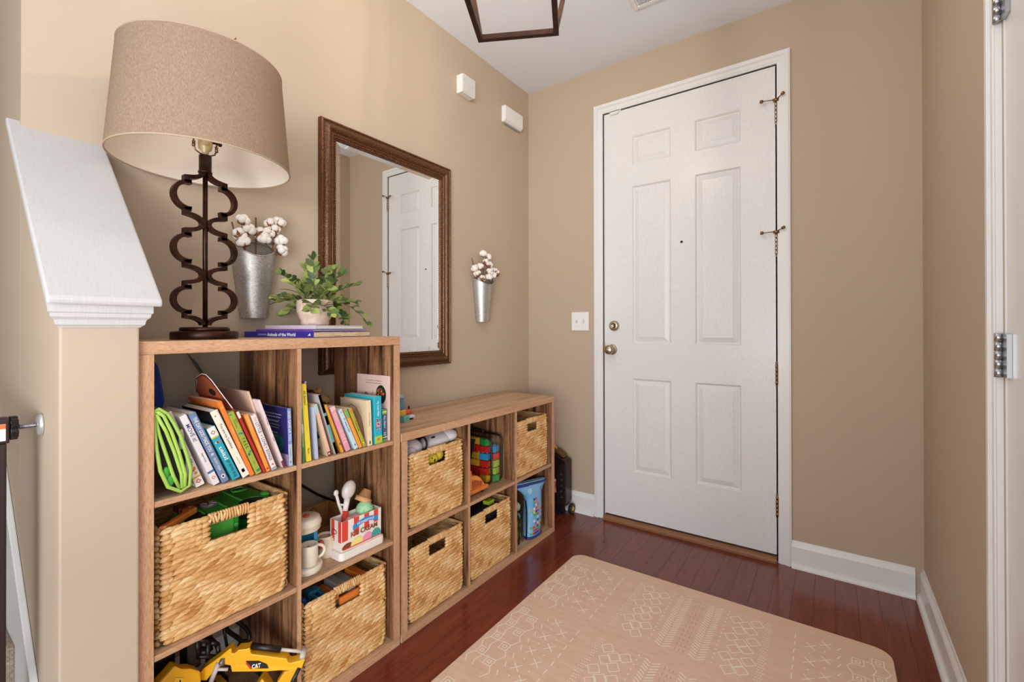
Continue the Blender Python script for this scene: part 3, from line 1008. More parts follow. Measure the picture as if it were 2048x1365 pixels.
for blk in range(4):
    v0 = .072+.446*blk
    for side in (-1, 1):
        def X(u): return MX0+u if side < 0 else MX1-u
        def Y(v): return MY1-v
        for i in range(4):
            v = v0+.028+.090*i
            for u, dv in ((.045, 0), (.100, .030)):
                diamond(X(u), Y(v+dv), .016, .017)
                diamond(X(u), Y(v+dv), .0062, .0066)
            poly([(X(.061), Y(v+.017)), (X(.084), Y(v+.013))], False)
            poly([(X(.061), Y(v+.017)), (X(.052), Y(v+.050)), (X(.061), Y(v+.073))], False)
            poly([(X(.029), Y(v+.017)), (X(.014), Y(v+.045)), (X(.029), Y(v+.073))], False)
            poly([(X(.116), Y(v+.047)), (X(.132), Y(v+.070)), (X(.116), Y(v+.103))], False)
        for i in range(8):
            v = v0+.012+.047*i
            seg((X(.147), Y(v)), (X(.158), Y(v+.022)))
            seg((X(.281), Y(v)), (X(.281+rm.uniform(-.002, .002)), Y(v+.026)))
        for i in range(4):
            v = v0+.02+.092*i
            for u, dv in ((.190, 0), (.235, .040)):
                if v+dv > v0+.37:
                    continue
                s_ = .017
                seg((X(u-s_), Y(v+dv-s_*.9)), (X(u+s_), Y(v+dv+s_*.9)))
                seg((X(u-s_*.8), Y(v+dv+s_)), (X(u+s_*.8), Y(v+dv-s_)))
                dot(X(u+.002), Y(v+dv+.045))
        for i in range(27):
            for u in (.358, .366, .374):
                dot(X(u+(.004 if i % 2 else 0)), Y(v0+.006+.0136*i), .0024)
        for i in range(3):
            v = v0+.036+.118*i
            for u, dv in ((.405, .0), (.440, .030), (.475, .0)):
                a = .026
                c0 = (X(u), Y(v+dv+(.012 if u == .475 else 0)))
                poly([(c0[0]-.024, c0[1]+.004), (c0[0]-.003, c0[1]-.027), (c0[0]+.024, c0[1]-.004), (c0[0]+.003, c0[1]+.027)])
            for u, dv in ((.420, .058), (.456, .076)):
                c0 = (X(u), Y(v+dv))
                poly([(c0[0]-.024, c0[1]+.004), (c0[0]-.003, c0[1]-.027), (c0[0]+.024, c0[1]-.004), (c0[0]+.003, c0[1]+.027)])
        for i in range(14):
            dot(X(.508), Y(v0+.008+.026*i), .0034)
        for i in range(24):
            v = v0+.006+.0148*i
            seg((X(.530), Y(v)), (X(.552), Y(v+.016)), .0036)
            seg((X(.558), Y(v+.016)), (X(.582), Y(v)), .0036)
    for i in range(12):
        for dx in (-.014, .0, .014):
            seg((XC+dx, MY1-v0-.01-.03*i), (XC+dx, MY1-v0-.024-.03*i), .0016, pd)
a = pt.build('printed_pattern', MATP, mat_)
a['kind'] = 'stuff'
b_ = pd.build('printed_dashes', MATD, mat_)
b_['kind'] = 'stuff'

# ------------------------------------------------------------------ gate at the stairs
gate = thing('stair_gate', 'dark brown pressure mounted safety gate across the stair foot', 'gate', (.25, -2.402, 0))
G = plain('2a1712', .35)
MB().box((-.014, -.030, .03), (.014, -.0, .908)).build('gate_post', G, gate, bevel=.003)
MB().box((-.016, -.90, .9085), (.016, .004, .962)).build('top_rail', G, gate, bevel=.003)
MB().box((-.014, -.90, .03), (.014, -.0305, .06)).build('bottom_rail', G, gate, bevel=.003)
for i in range(13):
    y = -.09-.062*i
    MB().rod((0, y, .0605), (0, y, .908), .008, 8).build('baluster', G, gate)
KB = MB()
pr = []
for i in range(24):
    r_ = .0255 if i % 2 else .0235
    a = 2*PI*i/24
    pr.append((r_*math.cos(a), .938+r_*math.sin(a)))
KB.prism(pr, .0045, .0165, 'y')
KB.build('adjusting_knob', BLACKG, gate, bevel=.001, seg=1)
m = MB().rod((0, .017, .938), (0, .046, .938), .0045, 10)
for i in range(12):
    m.lathe([(.0045, -.0008), (.0056, 0), (.0045, .0008)], 10, M=Matrix.Translation((0, .018+.0022*i, .938)) @ Matrix.Rotation(PI/2, 4, 'X'))
m.build('threaded_bolt', STEEL, gate)
MB().lathe([(0, 0), (.0235, 0), (.0245, .003), (.021, .007), (.010, .0085), (0, .0085)], 24, M=Matrix.Translation((0, .0535, .938)) @ Matrix.Rotation(PI/2, 4, 'X')).build('wall_pad', plain('d9d9d6', .15, .6), gate)
lb = MB().box((.0163, -.035, .915), (.0168, -.002, .950)).build('warning_label', plain('e7e2da', .6), gate)
MB().box((.0169, -.035, .940), (.0171, -.002, .9498)).build('orange_band', plain('d2703a', .6), lb)

# ------------------------------------------------------------------ woven baskets
BW, BD, BH = .320, .318, .281
def weave():
    rr = random.Random(11)
    V, F, T = [], [], []
    def strand(c, sd, ud, nd, L, wid, ang, hgt, tint):
        c, sd, ud, nd = map(Vector, (c, sd, ud, nd))
        a = sd*math.cos(ang)+ud*math.sin(ang)
        b = -sd*math.sin(ang)+ud*math.cos(ang)
        o = len(V)
        K = 7
        for i in range(K):
            t = -1+2*i/(K-1)
            wv = wid*max(.05, (1-t*t))**.8
            hv = hgt*max(.0, 1-t*t)**.5
            p = c+a*(t*L/2)
            V.extend([p-b*wv, p-b*wv*.55+nd*hv*.8, p+nd*hv, p+b*wv*.55+nd*hv*.8, p+b*wv])
            T.extend([tint]*5)
        for i in range(K-1):
            for q in range(4):
                A = o+i*5+q
                F.append((A, A+5, A+6, A+1))
    def wall(org, sd, ud, nd, L, H, hole=None, h=.0085, rnd=False):
        org, sdv, udv = Vector(org), Vector(sd), Vector(ud)
        rows = int(H/.0132)
        for j in range(rows):
            z = .008+j*(H-.016)/(rows-1)
            s = -rr.uniform(0, .02)+.004
            while s < L+.002:
                rc = .026
                ins = rc-math.sqrt(max(0, rc*rc-(rc-z)**2)) if (rnd and z < rc) else 0
                sc = min(max(s, .012+ins), L-.012-ins)
                inrow = hole and hole[2]-.003 < z < hole[3]
                if not (inrow and hole[0]-.030 < sc < hole[1]+.030):
                    ln = rr.uniform(.046, .062)
                    if sc < .02 or sc > L-.02:
                        ln = .026
                    base = .5+.5*math.sin(s*31+j*.7)*.4
                    strand(org+sdv*sc+udv*(z+rr.uniform(-.001, .001)), sd, ud, nd, ln, rr.uniform(.0068, .0086), math.radians(rr.uniform(7, 14)), h*rr.uniform(.85, 1.15), min(1, max(0, base+rr.uniform(-.35, .35))))
                s += rr.uniform(.019, .025)
            if hole and hole[2]-.003 < z < hole[3]:
                for c_ in (hole[0]-.0115, hole[0]-.027, hole[0]-.040, hole[1]+.0115, hole[1]+.027, hole[1]+.040):
                    strand(org+sdv*c_+udv*z, sd, ud, nd, .028, .0076, math.radians(8), h, rr.uniform(.3, .9))
    hw, hd = BW/2-.007, BD/2-.007
    hole = (BW/2-.007-.046, BW/2-.007+.046, .214, .30)
    X, Y, Z = (1, 0, 0), (0, 1, 0), (0, 0, 1)
    nX, nY = (-1, 0, 0), (0, -1, 0)
    wall((hd, -hw, 0), Y, Z, X, 2*hw, BH, hole, rnd=True)
    wall((-hd, hw, 0), nY, Z, nX, 2*hw, BH)
    wall((hd, hw, 0), nX, Z, Y, 2*hd, BH)
    wall((-hd, -hw, 0), X, Z, nY, 2*hd, BH)
    # inside faces
    wall((-hd+.003, -hw, 0), Y, Z, X, 2*hw, BH, None, .004)
    wall((-hd, hw-.003, 0), X, Z, nY, 2*hd, BH, None, .004)
    wall((hd, -hw+.003, 0), nX, Z, Y, 2*hd, BH, None, .004)
    # rim braid on all four sides
    def rim(org, sd, L, nd, gap=None):
        org, sdv = Vector(org), Vector(sd)
        s = .014
        while s < L-.012:
            if not (gap and gap[0] < s < gap[1]):
                for nn, uu in ((nd, (0, 0, 1)), ((0, 0, 1), tuple(-v for v in nd))):
                    strand(org+sdv*s+Vector((0, 0, BH-.006)), sd, uu, nn, .030, .0065, .3, .006, rr.uniform(.25, .9))
            s += .015
    rim((hd, -hw, 0), Y, 2*hw, X, (hole[0]-.012, hole[1]+.012)); rim((-hd, hw, 0), nY, 2*hw, nX); rim((hd, hw, 0), nX, 2*hd, Y); rim((-hd, -hw, 0), X, 2*hd, nY)
    me = bpy.data.meshes.new('woven_strands')
    me.from_pydata([tuple(v) for v in V], [], F)
    me.polygons.foreach_set('use_smooth', [True]*len(F))
    at = me.attributes.new('tint', 'FLOAT', 'POINT')
    at.data.foreach_set('value', T)
    me.materials.append(STRAW)
    # handle wrap
    V, F, T = [], [], []
    for i in range(15):
        y = -.046+.0066*i
        for nd, x in ((X, hd-.001), (nX, hd-.004)):
            strand((x, y, .2695), Z, nY, nd, .031, .0042, rr.uniform(-.28, .28), .0075, rr.uniform(.3, .9))
        strand((hd-.003, y, .2795), X, Y, Z, .016, .0042, .0, .005, rr.uniform(.3, .9))
        strand((hd-.003, y, .2585), X, nY, (0, 0, -1), .016, .0042, .0, .003, rr.uniform(.3, .9))
    mh = bpy.data.meshes.new('handle_wrap')
    mh.from_pydata([tuple(v) for v in V], [], F)
    mh.polygons.foreach_set('use_smooth', [True]*len(F))
    at = mh.attributes.new('tint', 'FLOAT', 'POINT')
    at.data.foreach_set('value', T)
    mh.materials.append(STRAW)
    # backing shell with the hand hole
    m = MB()
    q = hd-.0005
    y0, y1 = -.046, .046
    m.prism([(y, z) for y, z in [(y0, .0), (-hw+.022, .0), (-hw+.008, .008), (-hw, .022), (-hw, BH-.006), (y0, BH-.006)]], q-.003, q, 'x').prism([(-y, z) for y, z in [(y0, .0), (-hw+.022, .0), (-hw+.008, .008), (-hw, .022), (-hw, BH-.006), (y0, BH-.006)]], q-.003, q, 'x').box((q-.003, y0, 0), (q, y1, .216)).box((q-.003, y0, .261), (q, y1, BH-.004))
    m.box((-q, -hw, 0), (-q+.003, hw, BH-.006)).box((-q+.003, -hw, .022), (q-.003, -hw+.003, BH-.006)).box((-q+.003, hw-.003, .022), (q-.003, hw, BH-.006))
    m.box((-q+.003, -hw+.022, .0), (q-.003, hw-.022, .004))
    o = m.build('basket_body', STRAWD)
    mb = o.data
    bpy.data.objects.remove(o)
    return me, mh, mb
WV, WH, WB = weave()
def basket(label, yc, z):
    r = thing('woven_basket', label, 'basket', (.372-BD/2, yc, z+.0008), None, 'woven storage baskets in the cube bookcases')
    link('basket_body', WB, r)
    a = link('woven_strands', WV, r)
    a['kind'] = 'stuff'
    link('handle_wrap', WH, r)
    return r
basket('woven straw basket holding a green toy truck', -2.0168, SH2)
basket('woven straw basket at the foot of the tall bookcase', -1.6567, SH0)
basket('woven straw basket overflowing with white plush toys', -1.2425, LM)
basket('empty looking woven straw basket on the floor level beside the tall bookcase', -1.2425, SH0)
basket('woven straw basket with a black and lime pouch on top', -.8870, SH0)
basket('woven straw basket in the upper cell nearest the front door', -.5330, LM)

# ------------------------------------------------------------------ books
def book(label, q, shelf, d, cov, decals=(), page=None, xf=.375, cat='book', rough=.38, thick=.0016, cover_face=None, group='picture books in the tall bookcase', hclip=None):
    (TLy, TLz), (TRy, TRz), (BRy, BRz), (BLy, BLz) = q
    yb, zb_ = (BRy+BLy)/2, (BRz+BLz)/2
    yt, zt = (TRy+TLy)/2, (TRz+TLz)/2
    h = math.hypot(yt-yb, zt-zb_)
    a = math.atan2(-(yt-yb), zt-zb_)
    t = max(.005, ((TRy-TLy)+(BRy-BLy))/2*math.cos(a)*.97)
    r = thing('picture_book', label, cat, (xf, yb, shelf+.0006+t/2*abs(math.sin(a))), (a, 0, 0), group)
    cm = plain(cov, rough) if isinstance(cov, str) else cov
    m = MB()
    k = thick
    m.box((-d, -t/2, 0), (0, -t/2+k, h)).box((-d, t/2-k, 0), (0, t/2, h)).box((-k, -t/2+k, 0), (0, t/2-k, h))
    m.build('cover', cm, r, bevel=.0006, seg=1)
    MB().box((-d+.002, -t/2+k+.0001, .002), (-k-.0002, t/2-k-.0001, h-.002)).build('pages', page or PAPER, r)
    for dc in decals:
        kind = dc[0]
        if kind == 't':
            _, body, v0, v1, fr, col = dc[:6]
            flip = len(dc) > 6 and dc[6] == 'flip'
            off = dc[7] if len(dc) > 7 else 0
            xd, yd = ((0, 0, 1), (0, -1, 0)) if flip else ((0, 0, -1), (0, 1, 0))
            text(r, 'lettering', body, plain(col, .5), (0, off*t, h*(1-(v0+v1)/2)), xd, yd, fr*t, wmax=(v1-v0)*h, depth=.0005, bold=.012)
        elif kind == 'b':
            _, v0, v1, col = dc[:4]
            f0, f1 = (dc[4], dc[5]) if len(dc) > 4 else (-.5, .5)
            MB().box((.0001, f0*t, h*(1-v1)), (.0003, f1*t, h*(1-v0))).build('stripe', plain(col, .45), r)
        elif kind == 'o':
            _, v, ry, rz, col = dc[:5]
            oy = dc[5] if len(dc) > 5 else 0
            MB().prism([(oy*t+ry*t*math.cos(2*PI*i/14), h*(1-v)+rz*t*math.sin(2*PI*i/14)) for i in range(14)], .0002, .0005, 'x').build('emblem', plain(col, .5), r)
        elif kind == 'l':
            _, v, col = dc
            s_ = .33*t
            e = MB().prism([(0, h*(1-v)-s_), (s_, h*(1-v)), (0, h*(1-v)+s_), (-s_, h*(1-v))], .0002, .0004, 'x').build('emblem', plain(col, .5), r)
            MB().prism([(0, h*(1-v)-s_*.55), (s_*.55, h*(1-v)), (0, h*(1-v)+s_*.55), (-s_*.55, h*(1-v))], .0005, .0006, 'x').build('emblem_centre', plain('efe4da', .5), e)
    return r, h, t
B = book
B('white first sensory book with rainbow lettering nearest the green piped bin', [(-2.1624, 0.952), (-2.1435, 0.9559), (-2.0690, 0.7606), (-2.0925, 0.756)], SH1, .16, 'efe6dc',
  [('t', 'See', .08, .20, .55, 'd8453a'), ('t', 'Touch', .23, .42, .55, '3f8f5a'), ('t', 'Feel', .45, .58, .55, '4a6fb0'), ('t', 'a first', .62, .70, .2, '4d4d4d', '', .25), ('t', 'sensory', .60, .735, .3, '4d4d4d', '', 0), ('t', 'book', .63, .70, .2, '4d4d4d', '', -.25), ('b', .60, .602, '4d4d4d', -.3, .4),
   ('o', .765, .16, .24, 'e0812f', .15), ('o', .785, .2, .14, 'd8592c', -.1), ('o', .825, .18, .2, 'e48a38', .1), ('b', .865, .89, 'e3b042'), ('l', .935, 'c95c50')], xf=.356)
B('lavender white book titled Move it in navy lettering', [(-2.1348, 0.9426), (-2.118, 0.9479), (-2.0428, 0.7593), (-2.0598, 0.7558)], SH1, .16, 'e3d8d6',
  [('t', 'MOVE it!', .07, .42, .62, '4c5a80'), ('t', 'Roger Priddy', .49, .72, .30, '4a4a52'), ('b', .80, .83, '4f6f9a'), ('l', .90, 'c95c50')])
B('slate blue book with white hand lettered title', [(-2.1161, 0.9397), (-2.0973, 0.9464), (-2.0214, 0.7552), (-2.0383, 0.7508)], SH1, .17, '6d83a3',
  [('t', 'THE DAY GOD MADE YOU', .06, .545, .52, 'e9e4dc'), ('o', .59, .2, .2, 'e9e4dc'), ('o', .59, .08, .08, '6d83a3'), ('t', 'RORY FEEK', .64, .84, .34, 'd9d6d2'), ('o', .915, .3, .38, 'd8d2d0'), ('o', .915, .12, .18, 'b9a6b0')])
B('short teal book of prayers shelved upside down', [(-2.0769, 0.8948), (-2.0549, 0.9014), (-1.9929, 0.7544), (-2.0136, 0.7487)], SH1, .15, '2f9fb0',
  [('b', .0, .165, 'efe8df'), ('b', .165, .19, 'e2b64c'), ('l', .095, 'c95c50'), ('o', .275, .3, .12, 'e06a4a', .1), ('o', .275, .24, .1, 'f0c9a8', -.15), ('t', 'prayers', .36, .62, .5, 'f1ede6', 'flip'), ('t', 'first book of', .63, .96, .42, '123f55', 'flip')])
B('cream spined song book You are my Sunshine with black covers', [(-2.0697, 0.9375), (-2.049, 0.9426), (-1.9699, 0.7535), (-1.9897, 0.7501)], SH1, .18, '1c1a1c',
  [('b', .0, 1.0, 'efe3cf'), ('t', 'You are my Sunshine', .13, .62, .46, '3b4a44'), ('o', .075, .1, .1, '56706a', -.1), ('t', 'Jimmie Davis', .66, .84, .22, '8a8a80'), ('b', .88, .93, 'a59a62', -.2, .2)])
B('bright orange jungle book with pale yellow title', [(-2.052, 0.9595), (-2.0385, 0.9611), (-1.9575, 0.7502), (-1.9683, 0.7478)], SH1, .19, 'ef7d35',
  [('t', 'RUMBLE IN THE JUNGLE', .15, .80, .55, 'f3cf74'), ('o', .08, .25, .2, 'f3b26a')])
B('olive green book with leafy sprigs and the word TREE', [(-2.0277, 0.9261), (-2.009, 0.93), (-1.9383, 0.7505), (-1.9531, 0.7484)], SH1, .18, 'a3ab3f',
  [('t', 'BRITTA', .09, .20, .18, '4e6a40', '', .2), ('t', 'TECKENTRUP', .09, .27, .2, '4e6a40', '', -.12), ('o', .03, .25, .12, '2f7a68', -.2), ('o', .33, .3, .14, '2b7f86', -.1), ('o', .345, .18, .2, '5a6f9a', .22), ('t', 'T R E E', .40, .58, .5, '44562f'), ('o', .64, .22, .2, '2f8a80', .2), ('o', .67, .2, .26, '2b6f5a', -.15), ('t', 'TREE', .76, .86, .2, '6a7a35'), ('o', .95, .35, .25, '2f7a78', .1)])
B('thin dark red book with an orange edge', [(-2.0059, 0.9281), (-1.9985, 0.9286), (-1.9262, 0.749), (-1.9332, 0.749)], SH1, .17, 'b5302a', [('b', .0, .1, 'efd9cc')])
B('narrow orange book with a red foot', [(-1.9849, 0.9161), (-1.9737, 0.9175), (-1.9140, 0.7496), (-1.9250, 0.749)], SH1, .16, 'f0953f', [('t', 'DINOSAURS', .36, .72, .42, 'f7d9a0'), ('b', .03, .25, 'e8ab63', -.2, .3), ('o', .95, .3, .3, 'c73a2e')])
B('pink and white book of little love songs with grey band', [(-1.9684, 0.9135), (-1.9532, 0.9164), (-1.8955, 0.7522), (-1.9093, 0.7503)], SH1, .165, 'efdcd6',
  [('t', 'YOUR', .04, .12, .45, 'b9a39c'), ('t', 'LITTLE', .13, .33, .6, '5b6b78'), ('o', .37, .12, .12, '3f7a6a'), ('t', 'LOVE', .41, .56, .6, '5b6b78'), ('o', .59, .16, .16, 'd5565a'), ('t', 'SONGS', .62, .83, .6, '5b6b78'), ('o', .90, .2, .2, 'd5565a'), ('b', .95, 1.0, '9aa4b5')])
B('thin pale pink picture book beside the starry blue book', [(-1.9500, 0.9504), (-1.9425, 0.9465), (-1.8712, 0.7455), (-1.8781, 0.7442)], SH1, .19, 'ead3cf',
  [('t', 'If You Come', .2, .42, .5, '7a4a63'), ('t', 'TALES', .48, .66, .6, 'a8325a'), ('b', .90, 1.0, '7a2f4a')])
# tall thin picture book whose plain cover leans over the others
B('large thin beige picture book rising above its neighbours', [(-1.9640, 0.9720), (-1.9575, 0.9710), (-1.8870, 0.7455), (-1.8940, 0.7442)], SH1, .24, 'd9b9a0', [], xf=.345)
bk, h, t = B('starry dark blue book with white back cover text beside the divider', [(-1.8668, 0.9144), (-1.8553, 0.9127), (-1.8495, 0.7445), (-1.8618, 0.7438)], SH1, .15, '2d2a66',
  [('b', .0, .62, '7f8fc4'), ('b', .62, 1.0, 'b7c3d2'), ('t', 'GOD GAVE US YOU', .03, .58, .62, 'f0eef2'), ('t', 'Lisa Bergren', .64, .88, .35, '6d7d92'), ('o', .93, .15, .25, '4a6a86')])
y_ = -t/2-.0006
WHT = plain('e9e6ee', .6)
for i, (s_, zf, hh) in enumerate((('When Little Cub asks, Mama answers', .87, .0052), ('with tender words of home', .82, .0052), ('"But I do know"', .75, .0075), ('a story for every child and the', .68, .0052), ('people who love them best', .63, .0052), ('God gave us you', .54, .0065), ('to hold and to keep', .48, .0048))):
    text(bk, 'back_text', s_, WHT, (-.08, y_, h*zf), (1, 0, 0), ZP, hh, wmax=.125, depth=0)
MB().prism([(-.075+.05*math.cos(2*PI*i/20), h*.36+.035*math.sin(2*PI*i/20)) for i in range(20)], y_+.0001, y_+.0005, 'y').build('printed_picture', plain('1f5a58', .5), bk)
MB().box((-.149, y_+.0001, .001), (-.002, y_+.0005, h*.20)).build('printed_ground', plain('a48fb4', .5), bk)

B('slim yellow book All Better standing by the divider', [(-1.8227, 0.9782), (-1.8088, 0.9801), (-1.7893, 0.7424), (-1.807, 0.745)], SH1, .22, 'eed23f',
  [('t', 'All Better!', .06, .30, .5, '5a5a30'), ('t', 'a lift the flap book', .42, .70, .2, 'b09a2a'), ('t', 'Ruth', .82, .92, .4, '5a5a30')])
B('thin green and white spiral bound booklet against the divider', [(-1.8282, 0.9753), (-1.8235, 0.9760), (-1.8125, 0.7429), (-1.8175, 0.7434)], SH1, .21, '9fc48e', [('b', .1, .3, 'd9e6cf'), ('b', .5, .62, 'd9e6cf'), ('b', .8, 1, '3f8a55')], thick=.0009)
B('tall purple book directly behind the yellow one', [(-1.8005, 0.9982), (-1.7935, 0.9972), (-1.7800, 0.757), (-1.7865, 0.7582)], SH1, .21, '8a63b5', [('b', 0, .02, 'd9c9ea')], xf=.352)
B('grey blue board book with faint title', [(-1.7860, 0.9126), (-1.7780, 0.9131), (-1.7670, 0.7515), (-1.7760, 0.752)], SH1, .15, 'b9bfd3', [('t', 'little blessings', .3, .8, .45, 'cfd3e2')])
bk, h, t = B('tan board book with a black spot on its back cover', [(-1.784, 0.9172), (-1.7731, 0.9174), (-1.7236, 0.7486), (-1.7358, 0.7502)], SH1, .16, 'd9bd93',
  [('b', .0, .16, 'b5cfd0'), ('b', .16, .92, 'ecb9a0'), ('t', 'I love you through', .18, .88, .5, 'f6e6d6'), ('b', .92, 1., '8a2a2a'), ('o', .96, .3, .3, 'e9b9b0')])
y_ = -t/2-.0006
MB().prism([(-.055+.035*math.cos(2*PI*i/18)*(1+.25*math.sin(3*i)), h*.42+.03*math.sin(2*PI*i/18)) for i in range(18)], y_+.0001, y_+.0005, 'y').build('printed_picture', plain('1d1714', .5), bk)
for i in range(9):
    MB().box((-.075+.005*i, y_+.0001, h*.10), (-.072+.005*i-.001*(i % 2), y_+.0005, h*.17)).build('barcode_bar', plain('3a302a', .5), bk)
B('blue green striped thin book leaning between tan and mustard books', [(-1.770, 0.9464), (-1.7610, 0.9461), (-1.6995, 0.7505), (-1.7085, 0.7504)], SH1, .15, 'c9bdb6', [('b', 0, 1, '5f9f9f'), ('b', .0, .3, 'a9c9c4'), ('b', .35, .5, 'e4d49a'), ('b', .8, 1, '2f6f66')])
B('mustard yellow book with a rounded page block', [(-1.7480, 0.908), (-1.7400, 0.9075), (-1.6775, 0.7451), (-1.6870, 0.7478)], SH1, .16, 'dfa23a', [('o', .82, .3, .5, '6a5a4a')])
B('pink board book with large cream capital letters', [(-1.7290, 0.9010), (-1.7120, 0.8990), (-1.6520, 0.7500), (-1.6700, 0.7487)], SH1, .15, 'ea9fb0', [('t', 'BUNNY', .1, .38, .45, 'f4d5b0'), ('t', 'H O P E', .42, .92, .7, 'f4d9b5'), ('b', .0, .08, 'f0c9b8')])
B('pale blue animal board book with orange and green edge', [(-1.7000, 0.8814), (-1.6840, 0.8802), (-1.6232, 0.7444), (-1.6372, 0.7422)], SH1, .14, 'c9dfe4', [('t', 'If I were a fish', .18, .6, .5, '33556a'), ('o', .06, .3, .3, 'e6a9a9'), ('o', .9, .15, .3, '4a6a7a')])
B('orange board book with a green top', [(-1.6800, 0.8814), (-1.6675, 0.8831), (-1.6070, 0.7475), (-1.6200, 0.7444)], SH1, .14, 'f3a046', [('b', 0, .22, '6fb56a'), ('o', .2, .3, .3, 'e87f3a')])
B('olive tiger board book with dark lettering', [(-1.6620, 0.8786), (-1.6490, 0.884), (-1.5906, 0.7449), (-1.6040, 0.7434)], SH1, .14, 'b5a83e', [('t', 'If I were a Tiger', .2, .72, .5, '3f4220'), ('o', .06, .4, .5, 'e08a3a'), ('o', .9, .15, .3, 'efe0a0')])
bk, h, t = B('cream bunny board book standing upright with a drawn ear on its side', [(-1.5905, 0.8944), (-1.5734, 0.8959), (-1.5673, 0.7393), (-1.5843, 0.7397)], SH1, .15, 'e6cba6', [('b', 0, 1, 'f0dcb8'), ('t', 'If I were a Bunny', .2, .64, .4, '8a7a55'), ('o', .93, .2, .4, '6a6a5a')])
y_ = -t/2-.0006
EAR = [(-.02, h*.18), (-.024, h*.4), (-.035, h*.62), (-.06, h*.82), (-.085, h*.88), (-.105, h*.82)]
MB().prism([(-.02, h*.18), (-.024, h*.4), (-.035, h*.62), (-.06, h*.80), (-.075, h*.7), (-.065, h*.45), (-.045, h*.28)], y_+.0002, y_+.0005, 'y').build('printed_picture', plain('d3a283', .5), bk)
MB().tube([(x, y_, z) for x, z in EAR], .0009, 6).build('printed_outline', plain('3a2018', .6), bk)
B('thick turquoise bible alphabet book with raised letters', [(-1.5610, 0.907), (-1.5283, 0.9032), (-1.5240, 0.7402), (-1.5560, 0.742)], SH1, .17, '2fb0c4',
  [('t', 'My Little Bible', .10, .42, .32, 'e9f4f2'), ('t', 'ABC', .46, .72, .72, 'e8526a'), ('t', 'ABC', .455, .70, .60, 'f6efe8'), ('b', .84, 1., 'a9cf4a'), ('o', .91, .22, .16, 'e07a3a')])
B('small navy and lime finger puppet book next to the bible book', [(-1.5176, 0.8538), (-1.4968, 0.8517), (-1.4948, 0.7397), (-1.5153, 0.7409)], SH1, .10, '3f5f7f',
  [('b', 0, .05, '5fa05a'), ('b', .05, .10, 'd9dc7a'), ('b', .10, .15, '7fae4a'), ('t', 'Baby Alligator', .2, .6, .42, 'e9f0f0'), ('t', 'finger puppet book', .2, .58, .16, 'b9cfd6', '', -.3), ('t', 'N', .72, .82, .55, 'd9e6e6'), ('b', .86, .9, 'd9dc7a'), ('b', .95, 1., '7fae4a')], xf=.365)
# large pink book seen face on at the right end
bk, h, t = B('tall pale pink book with a picture of a round bowl at the end', [(-1.4918, 0.9692), (-1.4862, 0.9692), (-1.4862, 0.7386), (-1.4918, 0.7386)], SH1, .185, 'e8c3b6', [], xf=.372)
y_ = -t/2-.0006
for i, s_ in enumerate(("It's time for breakfast! Good morning today", 'Open it to see the very finest breakfast!')):
    text(bk, 'back_text', s_, plain('4a3a36', .6), (-.088, y_, h*.91-.0095*i), (1, 0, 0), ZP, .0052, wmax=.11, depth=0)
MB().prism([(-.045+.028*math.cos(2*PI*i/24), h*.70+.034*math.sin(2*PI*i/24)) for i in range(24)], y_+.0002, y_+.0005, 'y').build('printed_bowl', plain('1d2a1d', .5), bk)
rq = random.Random(2)
for i in range(14):
    a, r_ = rq.uniform(0, 6.3), rq.uniform(0, .018)
    c0 = (-.047+r_*math.cos(a), h*.725+.012*math.sin(a))
    MB().prism([(c0[0]+.005*math.cos(2*PI*j/6), c0[1]+.005*math.sin(2*PI*j/6)) for j in range(6)], y_-.0004, y_+.0001, 'y').build('printed_fruit', plain(rq.choice(['e8843a', 'd9602c', 'f0b060']), .5), bk)
MB().prism([(-.105, h*.66), (-.098, h*.64), (-.088, h*.72), (-.09, h*.76), (-.096, h*.70)], y_+.0002, y_+.0005, 'y').build('printed_banana', plain('e3a13a', .5), bk)
MB().prism([(-.13+.012*math.cos(2*PI*i/16), h*.66+.014*math.sin(2*PI*i/16)) for i in range(16)], y_+.0002, y_+.0005, 'y').build('printed_ring', plain('b5683a', .5), bk)

# three books lying on top of the tall bookcase
def lying(label, L, Wd, t, z, cov, page, spine_txt=None, rotz=15, corner=(.319, -1.75), cat='book', band=None):
    """spine runs from the near corner back along -x', pages along +y'"""
    r = thing('lying_book', label, cat, (corner[0], corner[1], z), (0, 0, math.radians(rotz)), 'books lying under the potted plant')
    m = MB()
    k = .0016
    m.box((-L, 0, 0), (0, Wd, k)).box((-L, 0, t-k), (0, Wd, t)).box((-L, 0, k), (0, k, t-k))
    m.build('cover', cov, r, bevel=.0005, seg=1)
    MB().box((-L+.003, k+.0002, k+.0001), (-.002, Wd-.003, t-k-.0001)).build('pages', page, r)
    return r
PURP = plain('3d2f9a', .35)
pg = noisy('coloured_page_edges', [(.38, 'e9d7b0'), (.5, 'f0e4c6'), (.56, 'dfa04a'), (.62, 'c9702f'), (.68, 'efe3c8')], 5, .8, (2, 3, 160), detail=2)
lb = lying('deep violet animal atlas lying on the tall bookcase', .30, .285, .0192, TH+.0003, PURP, pg)
ww = plain('efeaf2', .5)
